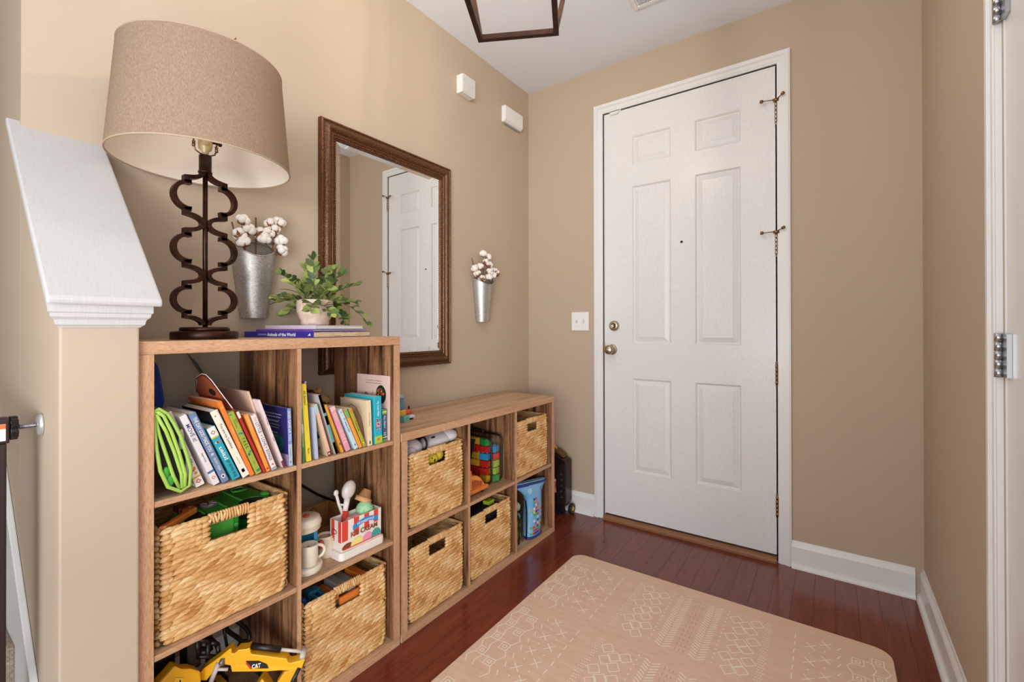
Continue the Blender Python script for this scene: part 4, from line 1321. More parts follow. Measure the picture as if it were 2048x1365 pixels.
# the spine faces -y', so lettering runs along +x'
text(lb, 'lettering', 'Animals of the World', ww, (-.135, -.0006, .0094), (1, 0, 0), ZP, .0118, fit_w=.122, depth=0, bold=.035)
text(lb, 'lettering', 'DISCOVER THE', ww, (-.218, -.0006, .0096), (1, 0, 0), ZP, .0042, fit_w=.036, depth=0, bold=.01)
MB().prism([(-.024, .006), (-.012, .006), (-.014, .014)], -.0006, -.0002, 'y').build('emblem', ww, lb)
lying('thin purple magazine in the middle of the stack', .245, .262, .0075, TH+.0198, plain('6b4b93', .4), plain('c9bfc4', .6), corner=(.312, -1.748))
lying('pale lavender picture book on top of the stack', .215, .235, .0125, TH+.0276, plain('c7b5c4', .45), plain('dcd8d6', .7), corner=(.318, -1.742))

def prism3(m, pts, off, mi=0):
    """flat polygon given by 3d points, thickened by the vector off"""
    pts = [Vector(p) for p in pts]
    off = Vector(off)
    n = len(pts)
    nrm = Vector((0, 0, 0))
    for i in range(n):
        a, b = pts[i], pts[(i+1) % n]
        nrm += a.cross(b)
    if nrm.dot(off) > 0:
        pts = pts[::-1]
    v = pts+[p+off for p in pts]
    f = [tuple(range(n)), tuple(range(n, 2*n))[::-1]]+[((i+1) % n, i, n+i, n+(i+1) % n) for i in range(n)]
    return m.add(v, f, mi)

# ------------------------------------------------------------------ potted plant
PB = TH+.0276+.0125+.0005
pl = thing('potted_plant', 'artificial leafy green plant in a ridged blush pot on the stacked books', 'plant', (.172, -1.655, PB))
m = MB()
prof = [(0, 0), (.043, 0), (.046, .003), (.047, .010), (.0455, .014), (.053, .030), (.0585, .048), (.060, .066), (.0595, .086), (.0585, .090), (.055, .088), (.053, .070), (.0, .068)]
n = 48
v = []
for j, (r_, z) in enumerate(prof):
    for i in range(n):
        rr_ = r_+(.0011*math.cos(i*PI) if 4 < j < 9 else 0)
        v.append((rr_*math.cos(2*PI*i/n), rr_*math.sin(2*PI*i/n), z))
m.add(v, [(j*n+i, j*n+(i+1) % n, (j+1)*n+(i+1) % n, (j+1)*n+i) for j in range(len(prof)-1) for i in range(n)], 0, True)
m.build('pot', noisy('blush_ceramic', [(.35, 'dcb9a2'), (.7, 'eed6c4')], 60, .45), pl)
MB().lathe([(.0525, .0705), (.03, .075), (0, .076)], 20).build('soil', plain('3a2a1c', .95), pl)
def leaf_mesh(L, wd):
    m = MB()
    v = [(0, 0, 0)]
    st = [(.25, .75, .05), (.55, 1, .09), (.82, .62, .07)]
    for u, w_, b in st:
        v += [(L*u, -wd*w_, L*b*1.1), (L*u, 0, L*b-.002), (L*u, wd*w_, L*b*1.1)]
    v.append((L, 0, .0))
    f = [(0, 1, 2), (0, 2, 3), (1, 4, 5, 2), (2, 5, 6, 3), (4, 7, 8, 5), (5, 8, 9, 6), (7, 10, 8), (8, 10, 9)]
    m.add(v, f, 0, True)
    o = m.build('leaf', LEAF)
    me = o.data
    bpy.data.objects.remove(o)
    return me
LM_ = [leaf_mesh(.037, .0118), leaf_mesh(.033, .0108), leaf_mesh(.028, .0094)]
rl = random.Random(21)
stems = MB()
nl = 0
def frond(ang, el, L, droop, pairs, twist=0):
    global nl
    p = Vector((.018*math.cos(ang), .018*math.sin(ang), .076))
    d = Vector((math.cos(ang)*math.cos(el), math.sin(ang)*math.cos(el), math.sin(el)))
    pts = [p.copy()]
    K = 7
    for k_ in range(K):
        d = (d+Vector((0, 0, -droop/K))).normalized()
        p = p+d*L/K
        pts.append(p.copy())
    stems.tube(pts, [.0013]*(K+1), 5)
    for k_ in range(2, K+1):
        base = pts[k_]
        t = (pts[k_]-pts[k_-1]).normalized()
        sd = t.cross(Vector((0, 0, 1)))
        sd = sd.normalized() if sd.length > 1e-3 else Vector((1, 0, 0))
        for s_ in ((-1, 1) if k_ < K else (-1, 0, 1)):
            if nl >= 285:
                return
            xd = (t*.75+sd*s_*.8+Vector((0, 0, rl.uniform(-.1, .4)))).normalized()
            zd = Vector((rl.uniform(0, 1.1), rl.uniform(-1.0, .1), rl.uniform(.5, 1)))
            yd = zd.cross(xd).normalized()
            zd = xd.cross(yd)
            o = link('leaf', rl.choice(LM_), pl)
            MM = Matrix((xd, yd, zd)).transposed().to_4x4()
            MM.translation = base
            o.matrix_local = MM
            sc = rl.uniform(.85, 1.2)
            o.scale = (sc, sc, sc)
            nl += 1
frond(math.radians(72), .5, .19, 1.6, 6)
frond(math.radians(84), .3, .13, 1.9, 6)
for i in range(23):
    e = (.15, .75, 1.2, .5, 1.0, 1.42)[i % 6]+rl.uniform(-.12, .1)
    frond(2*PI*i*.382+rl.uniform(-.2, .2), e, rl.uniform(.095, .125)+.045*max(0, e-.6), .8, 6)
frond(math.radians(-75), .75, .145, .9, 6)
stems.build('stems', plain('5b6a35', .7), pl)

# ------------------------------------------------------------------ upper left cell extras
GR = plain('a3c455', .6)
bin_ = thing('folded_toy_bin', 'folded black mesh toy bin with lime green piping', 'toy bin', (.365, -2.13, SH1))
OUT = [(-2.1845, 0.9562), (-2.1770, 0.9591), (-2.1592, 0.9453), (-2.1465, 0.9215), (-2.1323, 0.8869), (-2.1190, 0.8367), (-2.1110, 0.8003), (-2.1139, 0.7620), (-2.1321, 0.7531), (-2.1576, 0.7710), (-2.1727, 0.8129), (-2.1806, 0.8669), (-2.1850, 0.9242)]
bw(MB().prism(OUT, .358, .372, 'x'), 'mesh_body', plain('15140f', .8), bin_, bevel=.004)
bw(MB().tube([(.379, y, z) for y, z in OUT], .0044, 8, closed=True), 'piping', GR, bin_)
for k_, L in enumerate(([(-2.1817, 0.9357), (-2.1742, 0.8984), (-2.1576, 0.8373), (-2.1464, 0.7950), (-2.1334, 0.7608)], [(-2.1810, 0.9474), (-2.1619, 0.9044), (-2.1450, 0.8510), (-2.1307, 0.7961), (-2.1285, 0.7608)],
          [(-2.1806, 0.9542), (-2.1674, 0.9416), (-2.1521, 0.9025), (-2.1365, 0.8491), (-2.1234, 0.7936), (-2.1241, 0.7633)])):
    bw(MB().tube([(.3765+.003*k_, y, z) for y, z in L], .0040, 8), 'piping', GR, bin_)
bw(MB().ball((.374, -2.129, .878), (.004, .006, .026), 10), 'grey_tab', plain('b9b4ac', .5), bin_)
bw(MB().ball((.374, -2.116, .808), (.004, .005, .030), 10), 'grey_tab', plain('a8a098', .5), bin_)
bw(MB().ball((.374, -2.160, .803), (.005, .008, .016), 10).ball((.374, -2.152, .783), (.005, .009, .014), 10), 'green_clip', plain('3f9f35', .45), bin_)
nav = thing('navy_fabric_pouch', 'flat navy fabric pouch propped behind the green piped bin', 'pouch', (.15, -2.14, SH1))
bw(MB().prism([(-2.150, .746), (-2.125, .746), (-2.102, .928), (-2.0965, .946), (-2.1000, .9745), (-2.106, 1.0174), (-2.112, 1.046), (-2.120, 1.060), (-2.130, 1.058), (-2.140, .98)], .150, .166, 'x'), 'fabric', plain('1f3a8a', .85), nav, bevel=.004)
bw(MB().tube([(.167, -2.1015, .946), (.167, -2.1055, .9745), (.167, -2.111, 1.015), (.167, -2.1165, 1.043)], .0012, 6), 'seam', plain('3a58b0', .8), nav)
bl = thing('plastic_wand', 'thin curved black plastic strip standing behind the leaning books', 'strip', (.08, -1.93, SH1))
bw(MB().prism([(-2.0165, 1.076), (-2.0127, 1.072), (-1.9870, 1.0417), (-1.9555, .9798), (-1.9500, .9434), (-1.930, .746), (-1.940, .746), (-1.9600, .9434), (-1.9665, .9846), (-1.9955, 1.0382)], .079, .083, 'x'), 'strip', BLACKG, bl)
mk = thing('paper_mask', 'orange paper mask with a dark outline among the leaning books', 'mask', (.372, -1.9385, SH1+.001), (math.radians(21), 0, 0))
MO = [(0, .0), (0, .205), (-.02, .232), (-.055, .283), (-.075, .298), (-.10, .300), (-.15, .285), (-.19, .24), (-.20, 0)]
MB().prism(MO, -.0006, .0006, 'y').build('card', plain('a8502c', .7), mk)
MB().tube([(x, -.0008, z) for x, z in MO[1:8]], .0013, 6).build('white_edge', plain('e9d9cc', .7), mk)
MB().tube([(x-.006, -.001, z-.004) for x, z in MO[1:8]], .0013, 6).build('outline', plain('2a1610', .6), mk)
MB().prism([(-.085+.020*math.cos(2*PI*i/16), .245+.011*math.sin(2*PI*i/16)) for i in range(16)], -.0011, -.0007, 'y').build('eye_hole', plain('1d1210', .7), mk)

# plush behind the right hand books
ps = thing('spotted_plush', 'tan plush toy with dark brown patches lying behind the board books', 'plush', (.10, -1.66, SH1))
TAN = noisy('tan_plush', [(.46, '3a2416'), (.52, 'b98a52'), (.7, 'd0a56b')], 26, .95, bump=.5, detail=2)
bw(MB().ball((.115, -1.650, .825), (.05, .045, .075), 16).ball((.115, -1.595, .810), (.05, .05, .063), 16).ball((.12, -1.640, .895), (.036, .032, .030), 14).ball((.12, -1.590, .872), (.03, .03, .026), 12).ball((.11, -1.62, .776), (.06, .085, .030), 16).ball((.125, -1.665, .925), .012, 10).ball((.125, -1.612, .918), .012, 10), 'body', TAN, ps)

# ------------------------------------------------------------------ middle right cell: play kitchen toys
CR_ = plain('eadbc4', .35)
BLU = plain('3f9fc9', .35)
RED = plain('d9432f', .4)
cm = thing('toy_coffee_maker', 'cream and blue toy coffee maker with a red button', 'toy', (.305, -1.774, SH2+.0005))
MB().lathe([(0, 0), (.050, 0), (.052, .003), (.052, .016), (.049, .020), (.0, .020)], 32, sx=1.12).build('base', CR_, cm)
MB().lathe([(.0, .0202), (.040, .0202), (.041, .0235), (.0, .0238)], 32, sx=1.1).build('drip_ring', plain('8fc3d9', .4), cm)
m = MB()
n = 24
oc = [(-.050+0*i, 0) for i in ()]
sec = [(.040*math.cos(a)*1.0-.010, .0465*math.sin(a)) for a in [math.radians(42+276*i/18) for i in range(19)]]
sec2 = [(.80*x-.004, .86*y) for x, y in sec[::-1]]
m.prism(sec+sec2, .0205, .125, 'z', smooth=False)
m.build('body', BLU, cm)
MB().lathe([(0, .1252), (.046, .1252), (.049, .129), (.049, .141), (.0515, .143), (.0515, .151), (.048, .155), (.047, .162), (.044, .1645), (0, .1655)], 32).build('lid', CR_, cm)
MB().lathe([(.0, .1657), (.010, .1657), (.010, .169), (.008, .1705), (0, .171)], 16, M=Matrix.Translation((.006, .004, 0))).build('button', plain('df5a33', .35), cm)
MB().rod((.012, .0462, .06), (.012, .0545, .06), .014, 18).build('dial', plain('e2573a', .35), cm)
def mug(label, loc, r_, h, yaw, top, latte=False):
    g = thing('toy_mug', label, 'mug', loc, (0, 0, yaw))
    MB().lathe([(0, 0), (r_*.92, 0), (r_, .003), (r_, h-.001), (r_-.001, h), (r_-.003, h-.001), (r_-.003, .88*h), (0, .88*h)], 28).build('cup', CR_, g)
    MB().tube([(r_-.002+.024*math.sin(a)*.95, 0, h*.52+h*.31*math.cos(a)) for a in [PI*i/10 for i in range(11)]], .0048, 8).build('handle', CR_, g)
    if latte:
        MB().lathe([(r_-.0035, .885*h), (0, .886*h)], 24).build('latte_top', plain('c98d54', .5), g)
        MB().tube([(.010*math.cos(a)*(1-.3*abs(math.sin(a))), .010*math.sin(a), .8865*h) for a in [2*PI*i/12 for i in range(12)]], .0016, 6, closed=True).build('latte_swirl', CR_, g)
    else:
        MB().tube([(.008*math.cos(a)*a/6, .008*math.sin(a)*a/6, .882*h) for a in [.5*i for i in range(1, 12)]], .0012, 6).build('swirl', plain('b0703c', .5), g)
    return g
mug('cream toy mug standing on the blue drip ring', (.334, -1.7745, SH2+.0245), .0265, .063, math.radians(75), .9)
mug('cream toy mug with a latte top beside the ice cream box', (.285, -1.688, SH2+.0005), .0265, .071, math.radians(30), .9, True)
kb = thing('kraft_tray', 'brown paper tray with a small printed scroll behind the coffee toy', 'tray', (.10, -1.63, SH2))
KR = plain('a8753c', .8)
bw(MB().box((.085, -1.70, SH2+.0005), (.20, -1.545, SH2+.004)).box((.085, -1.70, SH2+.004), (.088, -1.545, SH2+.10)).box((.088, -1.70, SH2+.004), (.20, -1.697, SH2+.10)).box((.088, -1.548, SH2+.004), (.20, -1.545, SH2+.10)).box((.197, -1.697, SH2+.004), (.20, -1.548, SH2+.055)), 'carton', KR, kb)
bw(MB().tube([(.0885, -1.62+.05*t, SH2+.085+.006*math.sin(t*9)) for t in [i/14-.5 for i in range(15)]], .0012, 5), 'scroll_print', plain('5a2f14', .7), kb)
# ice cream box
ic = thing('ice_cream_set', 'red and white striped toy ice cream box on a white tray', 'toy', (.322, -1.5965, SH2+.0005))
ICW = plain('efe3d9', .35)
MB().prism(rrect(-.038, -.089, .046, .089, .014, 4), 0, .026, 'z').build('tray', ICW, ic, bevel=.002)
x0, x1, y0, y1, z0, z1 = -.027, .037, -.079, .079, .0265, .124
m = MB()
k = .002
m.box((x1-k, y0, z0), (x1, y1, z1)).box((x0, y0, z0), (x0+k, y1, z1)).box((x0+k, y0, z0), (x1-k, y0+k, z1)).box((x0+k, y1-k, z0), (x1-k, y1, z1)).box((x0+k, y0+k, z0), (x1-k, y1-k, z0+k))
bx = m.build('box', ICW, ic)
SR = plain('dd4736', .45)
for ya, yb in ((-.0785, -.056), (-.033, -.013), (.0085, .028), (.048, .066)):
    lowz = .058+.03*(ya+.08)/.16
    MB().box((x1+.0001, ya, lowz), (x1+.0006, yb, z1)).build('stripe', SR, bx)
for xa, xb in ((-.020, -.003), (.018, .034)):
    MB().box((xa, y0-.0006, .055), (xb, y0-.0001, z1)).build('stripe', SR, bx)
FX = x1+.0007
def disc(name, cy, cz, ry, rz, col, a0=0, a1=180, x=FX, n=18):
    ps_ = [(cy+ry*math.cos(math.radians(a0+(a1-a0)*i/n)), cz+rz*math.sin(math.radians(a0+(a1-a0)*i/n))) for i in range(n+1)]
    MB().prism(ps_, x, x+.0005, 'x').build(name, plain(col, .45), bx)
MB().prism([(y0+.004, .030), (y1-.001, .030), (y1-.001, .034), (y0+.004, .034)], FX, FX+.0006, 'x').build('red_line', SR, bx)
disc('printed_scoop', -.055, .034, .024, .016, '7d4426')
disc('printed_scoop', -.020, .034, .026, .024, 'efdd86', x=FX+.0001)
disc('printed_scoop', .022, .034, .022, .024, 'ee93b8', x=FX+.0002)
disc('printed_scoop', .057, .034, .021, .026, '3f9f95', x=FX+.0003)
rb = [(y, .092+.012*math.cos((y-.015)/.045*1.35)) for y in [-.037+.0085*i for i in range(13)]]
MB().prism([(y, z-.008) for y, z in rb]+[(y, z+.008) for y, z in rb[::-1]], FX, FX+.0008, 'x').build('ribbon', plain('2f8fd0', .45), bx)
text(bx, 'lettering', 'HOMESTYLE', plain('f3ebe2', .5), (FX+.001, .014, .1005), YP, ZP, .0085, fit_w=.068, depth=0, bold=.02)
text(bx, 'lettering', 'ICE CREAM', plain('8a4a2a', .5), (FX+.001, .008, .0725), YP, ZP, .0175, fit_w=.108, depth=0, bold=.035)
disc('side_print', .006, .086, .001, .001, 'dd4736')
MB().tube([(-.004+.014*math.cos(a), y0-.0009, .085+.007*math.sin(a)) for a in [2*PI*i/14 for i in range(14)]], .0013, 5, closed=True).build('side_scribble', plain('9a2f20', .5), bx)
sc = thing('ice_cream_scoop', 'white toy scoop with a red handle standing in the ice cream box', 'scoop', (.318, -1.640, SH2+.031))
bw(MB().rod((.318, -1.640, SH2+.031), (.300, -1.622, SH2+.132), .0115, 16), 'grip', RED, sc)
bw(MB().rod((.300, -1.622, SH2+.132), (.290, -1.606, SH2+.172), .0085, 12, r2=.011), 'neck', ICW, sc)
rot = Matrix.Translation((.286, -1.598, SH2+.195)) @ Matrix.Rotation(math.radians(-24), 4, 'X')
bw(MB().ball((0, 0, 0), (.019, .0245, .033), 20, M=rot), 'bowl', plain('ddcfc8', .3), sc)
bw(MB().tube([(.300, -1.630, SH2+.118), (.290, -1.640, SH2+.160), (.285, -1.647, SH2+.196)], .0052, 10).ball((.285, -1.647, SH2+.198), (.007, .009, .011), 12).rod((.291, -1.637, SH2+.156), (.291, -1.618, SH2+.150), .004, 8), 'lever', ICW, sc)
co = thing('toy_ice_cream_cone', 'mint speckled toy ice cream scoop in a tan cone lying in the box', 'toy', (.318, -1.545, SH2+.10))
MINT = plain('a3d3a0', .5)
bw(MB().ball((.318, -1.556, SH2+.120), .0305, 20).ball((.320, -1.574, SH2+.117), (.022, .014, .022), 16).tube([(.340, -1.578+.010*i, SH2+.100+.0016*i*(i-3)) for i in range(5)], .009, 10), 'scoop', MINT, co)
rt_ = random.Random(4)
for i in range(26):
    a, e = rt_.uniform(-1.4, 1.0), rt_.uniform(-.5, .9)
    d = Vector((math.cos(a)*math.cos(e), math.sin(a)*math.cos(e), math.sin(e)))
    bw(MB().ball(Vector((.318, -1.556, SH2+.120))+d*.0307, .0012, 6), 'chip', plain('3a4a35', .5), co)
CONE = plain('d9a06a', .6)
bw(MB().lathe([(.0, -.0), (.014, .0), (.023, .028), (.029, .028), (.0295, .044), (.0, .045)], 24, M=Matrix.Translation((.300, -1.530, SH2+.180)) @ Matrix.Rotation(math.radians(150), 4, 'X')), 'wafer_cup', CONE, co)
pk = thing('pink_toy_scoop', 'pink speckled toy ice cream scoop low in the striped box', 'toy', (.330, -1.618, SH2+.06))
bw(MB().ball((.330, -1.605, SH2+.100), (.022, .030, .022), 16).ball((.332, -1.628, SH2+.098), (.016, .016, .024), 12), 'scoop', noisy('pink_speckle', [(.4, 'd9888a'), (.6, 'f0a9a8')], 120, .5), pk)
cb = thing('black_cable', 'black power cable sagging along the wall behind the bookcase', 'cable', (.022, -1.6, .45))
bw(MB().tube([(.022, -1.90, .95), (.022, -1.80, .76), (.022, -1.70, .62), (.022, -1.61, .545), (.022, -1.55, .495), (.022, -1.49, .455), (.022, -1.45, .43), (.022, -1.44, .25), (.022, -1.46, .15)], .0045, 8), 'cord', BLACK, cb)

# ------------------------------------------------------------------ basket contents
ZB = SH2+.006
GT = plain('3f9a35', .4)
GT2 = plain('57b043', .4)
tk = thing('green_toy_truck', 'green plastic toy truck lying on its side in the large basket', 'toy truck', (.23, -2.0, ZB))
TP = [(.312, -2.118), (.312, -1.970)]+[(.312-.036*math.sin(math.radians(a)), -1.932-.036*math.cos(math.radians(a))) for a in range(0, 181, 20)][1:-1]+[(.312, -1.892), (.300, -1.880), (.275, -1.877), (.220, -1.884), (.166, -1.886), (.158, -1.930), (.162, -1.962), (.215, -2.000), (.222, -2.040), (.240, -2.105), (.285, -2.125)]
bw(MB().prism(TP, ZB-.018, .636, 'z'), 'body', GT, tk, bevel=.004)
bw(MB().box((.170, -1.955, .6365), (.290, -1.950, .641)).box((.225, -2.10, .6365), (.300, -2.097, .640)).box((.235, -2.055, .6365), (.31, -2.052, .640)).box((.216, -2.002, .6365), (.308, -1.998, .641)), 'ribs', GT2, tk, bevel=.001)
WP = [(.172, -1.934), (.171, -1.901), (.207, -1.903), (.200, -1.937)]
bw(MB().prism(WP, .6365, .638, 'z'), 'window', BLACKG, tk)
bw(MB().tube([(x, y, .638) for x, y in WP], .0032, 6, closed=True), 'window_frame', GT2, tk)
bw(MB().rod((.298, -1.932, .590), (.298, -1.932, .634), .031, 24), 'wheel', BLACK, tk)
bw(MB().rod((.30, -2.075, .590), (.30, -2.075, .637), .028, 24), 'wheel', BLACK, tk)
sp = bw(MB().rod((.245, -2.020, .6365), (.245, -2.020, .640), .024, 24), 'spare_wheel', plain('6f6a62', .5), tk)
for i in range(5):
    a = 2*PI*i/5
    MB().prism([(.245-.245+.020*math.cos(a+b)*c, .020*math.sin(a+b)*c) for b, c in ((-.35, 1), (.35, 1), (0, .2))], .0, .002, 'z').build('spoke', plain('b8a9ae', .5), sp, loc=(.245-.23-sp.location.x-.0, -.020, .6402-ZB))
bw(MB().ball((.283, -1.884, .634), (.016, .012, .008), 14), 'headlight', plain('4fc04a', .3), tk)
bw(MB().box((.3125, -2.05, .56), (.316, -1.985, .632)).rod((.313, -1.975, .622), (.317, -1.975, .622), .006, 12).rod((.313, -1.978, .585), (.317, -1.978, .585), .006, 12), 'underside_panel', GT2, tk, bevel=.001)
tk.location.z += .018
ot = thing('orange_toy_spanner', 'orange plastic toy spanner lying on the green truck', 'toy', (.30, -2.11, .65))
OR = plain('e58238', .4)
bw(MB().prism([(.350, -2.168), (.358, -2.155), (.300, -2.085), (.285, -2.062), (.268, -2.062), (.258, -2.078), (.272, -2.092), (.288, -2.094)], .642, .658, 'z'), 'handle', OR, ot, bevel=.003)
bw(MB().rod((.276, -2.076, .6585), (.276, -2.076, .664), .007, 12), 'bolt', plain('7a3018', .4), ot)
bw(MB().box((.215, -2.095, .642), (.257, -2.07, .656)), 'jaw', plain('8a3a22', .5), ot, bevel=.003)

ot.location.z += .014
# bottom right basket of the tall bookcase
ZB = SH0+.006
oc_ = thing('orange_toy_crane', 'orange and grey plastic toy vehicle poking out of the lower basket', 'toy', (.29, -1.63, ZB))
bw(MB().box((.255, -1.70, ZB), (.345, -1.585, .262)), 'body', plain('6f5f58', .5), oc_, bevel=.006)
bw(MB().box((.262, -1.705, .2625), (.352, -1.680, .285)).box((.262, -1.600, .2625), (.350, -1.572, .305)).box((.346, -1.68, .235), (.357, -1.60, .268)), 'orange_frame', plain('e0792b', .4), oc_, bevel=.004)
bw(MB().box((.255, -1.675, .2625), (.335, -1.645, .300)).box((.250, -1.640, .2625), (.340, -1.606, .292)), 'grey_block', plain('a9a4a2', .4), oc_, bevel=.004)
for i in range(7):
    bw(MB().rod((.340, -1.674+.0045*i, .2635), (.340, -1.674+.0045*i, .283), .0013, 6), 'grille_bar', plain('9a4a22', .5), oc_)
bt = thing('blue_toy_loader', 'teal blue plastic toy arm at the left in the lower basket', 'toy', (.30, -1.74, ZB))
bw(MB().box((.27, -1.755, ZB), (.30, -1.715, .300)).box((.301, -1.753, .26), (.340, -1.742, .296)).box((.301, -1.728, .26), (.340, -1.717, .296)), 'arm', plain('2f86a8', .4), bt, bevel=.003)
bw(MB().rod((.302, -1.733, .284), (.304, -1.733, .284), .007, 12), 'pin', BLACK, bt)
nb = thing('navy_toy_tube', 'dark blue plastic toy piece in the left corner of the lower basket', 'toy', (.34, -1.795, ZB))
bw(MB().prism([(-1.803, ZB), (-1.78, ZB), (-1.782, .29), (-1.792, .318), (-1.802, .318)], .30, .345, 'x'), 'shell', plain('23408a', .4), nb, bevel=.004)
gp = thing('grey_toy_cup', 'grey rounded toy piece behind the handle of the lower basket', 'toy', (.33, -1.715, ZB))
bw(MB().ball((.325, -1.712, .235), (.02, .028, .032), 16).box((.31, -1.73, ZB), (.34, -1.70, .215)), 'shell', plain('a9a3a0', .5), gp)

# plush in the first basket of the low bookcase
ZB = LM+.006
WF = plain('ded6d6', .95, bump=(140, .5, .002), sheen=.3)
wp = thing('white_plush_rabbit', 'white plush toy with a pale paw and black collar on the basket', 'plush', (.28, -1.2, .62))
rot = Matrix.Translation((.285, -1.170, .672)) @ Matrix.Rotation(math.radians(8), 4, 'X')
bw(MB().ball((0, 0, 0), (.055, .088, .030), 22, M=rot).ball((.02, .055, .004), (.042, .040, .026), 18, M=rot), 'head', WF, wp)
bw(MB().ball((.280, -1.312, .668), (.05, .052, .034), 20).ball((.31, -1.335, .655), (.03, .025, .028), 14), 'body', WF, wp)
bw(MB().tube([(.285+.040*math.cos(a), -1.262+.004*math.sin(2*a), .672+.034*math.sin(a)) for a in [2*PI*i/20 for i in range(20)]], .0045, 8, closed=True), 'collar', BLACK, wp)
bw(MB().tube([(.330, -1.205+.03*t, .662+.012*math.sin(PI*t)) for t in [i/8 for i in range(9)]], .0013, 6).tube([(.334, -1.165+.035*t, .668+.010*math.sin(PI*t)) for t in [i/8 for i in range(9)]], .0013, 6), 'stitch', plain('8f8790', .8), wp)
bw(MB().ball((.314, -1.215, .694), (.006, .012, .004), 10), 'nose', BLACK, wp)
gf = thing('grey_plush', 'grey fluffy plush toy at the left of the plush basket', 'plush', (.31, -1.345, .60))
bw(MB().ball((.322, -1.345, .612), (.03, .04, .040), 16), 'body', plain('8d8a88', .95, bump=(120, .8, .004)), gf)
bw(MB().ball((.338, -1.375, .645), (.014, .016, .014), 12), 'ear', WF, gf)
yp = thing('yellow_plush', 'yellow plush toy seen through the handle of the plush basket', 'plush', (.32, -1.22, .59))
bw(MB().ball((.310, -1.235, .612), (.038, .045, .030), 18).ball((.315, -1.195, .620), (.03, .03, .026), 16), 'body', plain('e3c63a', .9, bump=(140, .5, .002)), yp)
bw(MB().ball((.345, -1.250, .620), .003, 8).ball((.347, -1.238, .610), (.003, .004, .006), 8).ball((.347, -1.240, .597), .003, 8), 'eyes', BLACK, yp)
# low bottom left basket holds a board
wb = thing('white_toy_board', 'pale flat board standing inside the empty looking basket', 'board', (.2, -1.36, .04))
bw(MB().prism([(.09, .037), (.33, .037), (.33, .262), (.31, .275), (.09, .275)], -1.366, -1.358, 'y'), 'board', plain('b59f90', .6), wb, bevel=.002)
# black pouch with lime clip in the bottom middle basket
bp_ = thing('black_pouch', 'black zipped pouch with a lime strap filling the middle floor basket', 'pouch', (.2, -.9, .036))
bw(MB().box((.085, -1.01, .037), (.335, -.785, .300)), 'fabric', plain('1b191a', .75), bp_, bevel=.018)
bw(MB().tube([(.10, -.99, .3035), (.20, -.90, .306), (.31, -.80, .3035)], .0035, 6), 'zip', plain('4a484a', .4, .6), bp_)
bw(MB().box((.295, -.862, .3005), (.330, -.815, .318)), 'strap', plain('b5d23a', .5), bp_, bevel=.003)

# ------------------------------------------------------------------ clear backpack with blocks, orange digger
cb = thing('clear_backpack', 'clear vinyl backpack with black piping full of building blocks', 'backpack', (.17, -.845, LM+.0005))
X0, X1, Y0, Y1, Z0, Z1 = .075, .332, -.842, -.758, LM+.006, .618
for nm, v in (('side_gusset', [(X1, Y0, Z0), (X1, Y1, Z0), (X1, Y1, Z1), (X1, Y0, Z1)]), ('front_panel', [(X1, Y0, Z0), (X0, Y0, Z0), (X0, Y0, Z1), (X1, Y0, Z1)]), ('top_panel_clear', [(X1, Y0, Z1), (X1, Y1, Z1), (X0, Y1, Z1), (X0, Y0, Z1)])):
    bw(MB().add(v, [(0, 1, 2, 3)]), nm, PVC, cb)
for y in (Y0, Y1):
    bw(MB().tube([(a, y, b) for a, b in rrect(X0, Z0, X1, Z1, .03, 4)], .0052, 8, closed=True), 'piping', BLACK, cb)
bw(MB().tube([(.25, -.80, Z1+.004), (.245, -.80, Z1+.022), (.19, -.80, Z1+.026), (.18, -.80, Z1+.004)], .006, 8), 'top_handle', BLACK, cb)
bw(MB().prism([(.205, .60), (.235, .60), (.205, .50), (.180, .50)], Y0-.004, Y0-.001, 'y'), 'strap', plain('1a1c20', .7), cb)
BC = {'red': 'd32d22', 'yellow': 'f0b22e', 'blue': '2a5fc0', 'sky blue': '2f9fd6', 'green': '3aa04a', 'lime': 'b7cf33', 'orange': 'ee7c2e'}
rbk = random.Random(12)
PLACE = ('lowest', 'second', 'third', 'fourth', 'fifth', 'top')
COLM = ('innermost', 'second from the inside', 'third from the inside', 'outermost', 'by the side gusset')
def block(colour, x, y, z, sx, sz, row, col, sy=.032):
    lab = '%s building block %s, %s layer in the clear backpack' % (colour, COLM[col], PLACE[row])
    b_ = thing('toy_block', lab, 'block', (x, y, z), (0, 0, rbk.uniform(-.22, .22)), 'building blocks in the clear backpack')
    mt = plain(BC[colour], .3)
    MB().box((-sx/2, -sy/2, 0), (sx/2, sy/2, sz)).build('brick_body', mt, b_, bevel=.0015)
    n_ = max(1, int(sx/.022))
    for i in range(n_):
        MB().lathe([(.0065, sz), (.0065, sz+.0045), (0, sz+.0046)], 12, M=Matrix.Translation((-sx/2+sx*(i+.5)/n_, 0, 0))).build('stud', mt, b_)
rows = [['red', 'orange', 'red', 'yellow'], ['blue', 'red', 'red', 'red'], ['orange', 'blue', 'yellow', 'red'], ['red', 'yellow', 'yellow', 'sky blue'], ['green', 'red', 'red', 'red'], ['red', 'yellow', 'yellow', 'green']]
for j, rw_ in enumerate(rows):
    for i, c in enumerate(rw_):
        block(c, .112+.054*i, -.818+.003*((i+j) % 2), LM+.008+.0355*j, .047, .0305, j, i)
for j, c in enumerate(('green', 'lime', 'lime', 'red', 'sky blue')):
    block(c, .305, -.785, LM+.008+.0355*j, .034, .0305, j, 4, .040)
dg = thing('orange_toy_truck', 'orange toy truck with a barred grille in front of the clear backpack', 'toy truck', (.325, -.97, LM+.0005))
OG = plain('e88a3a', .4)
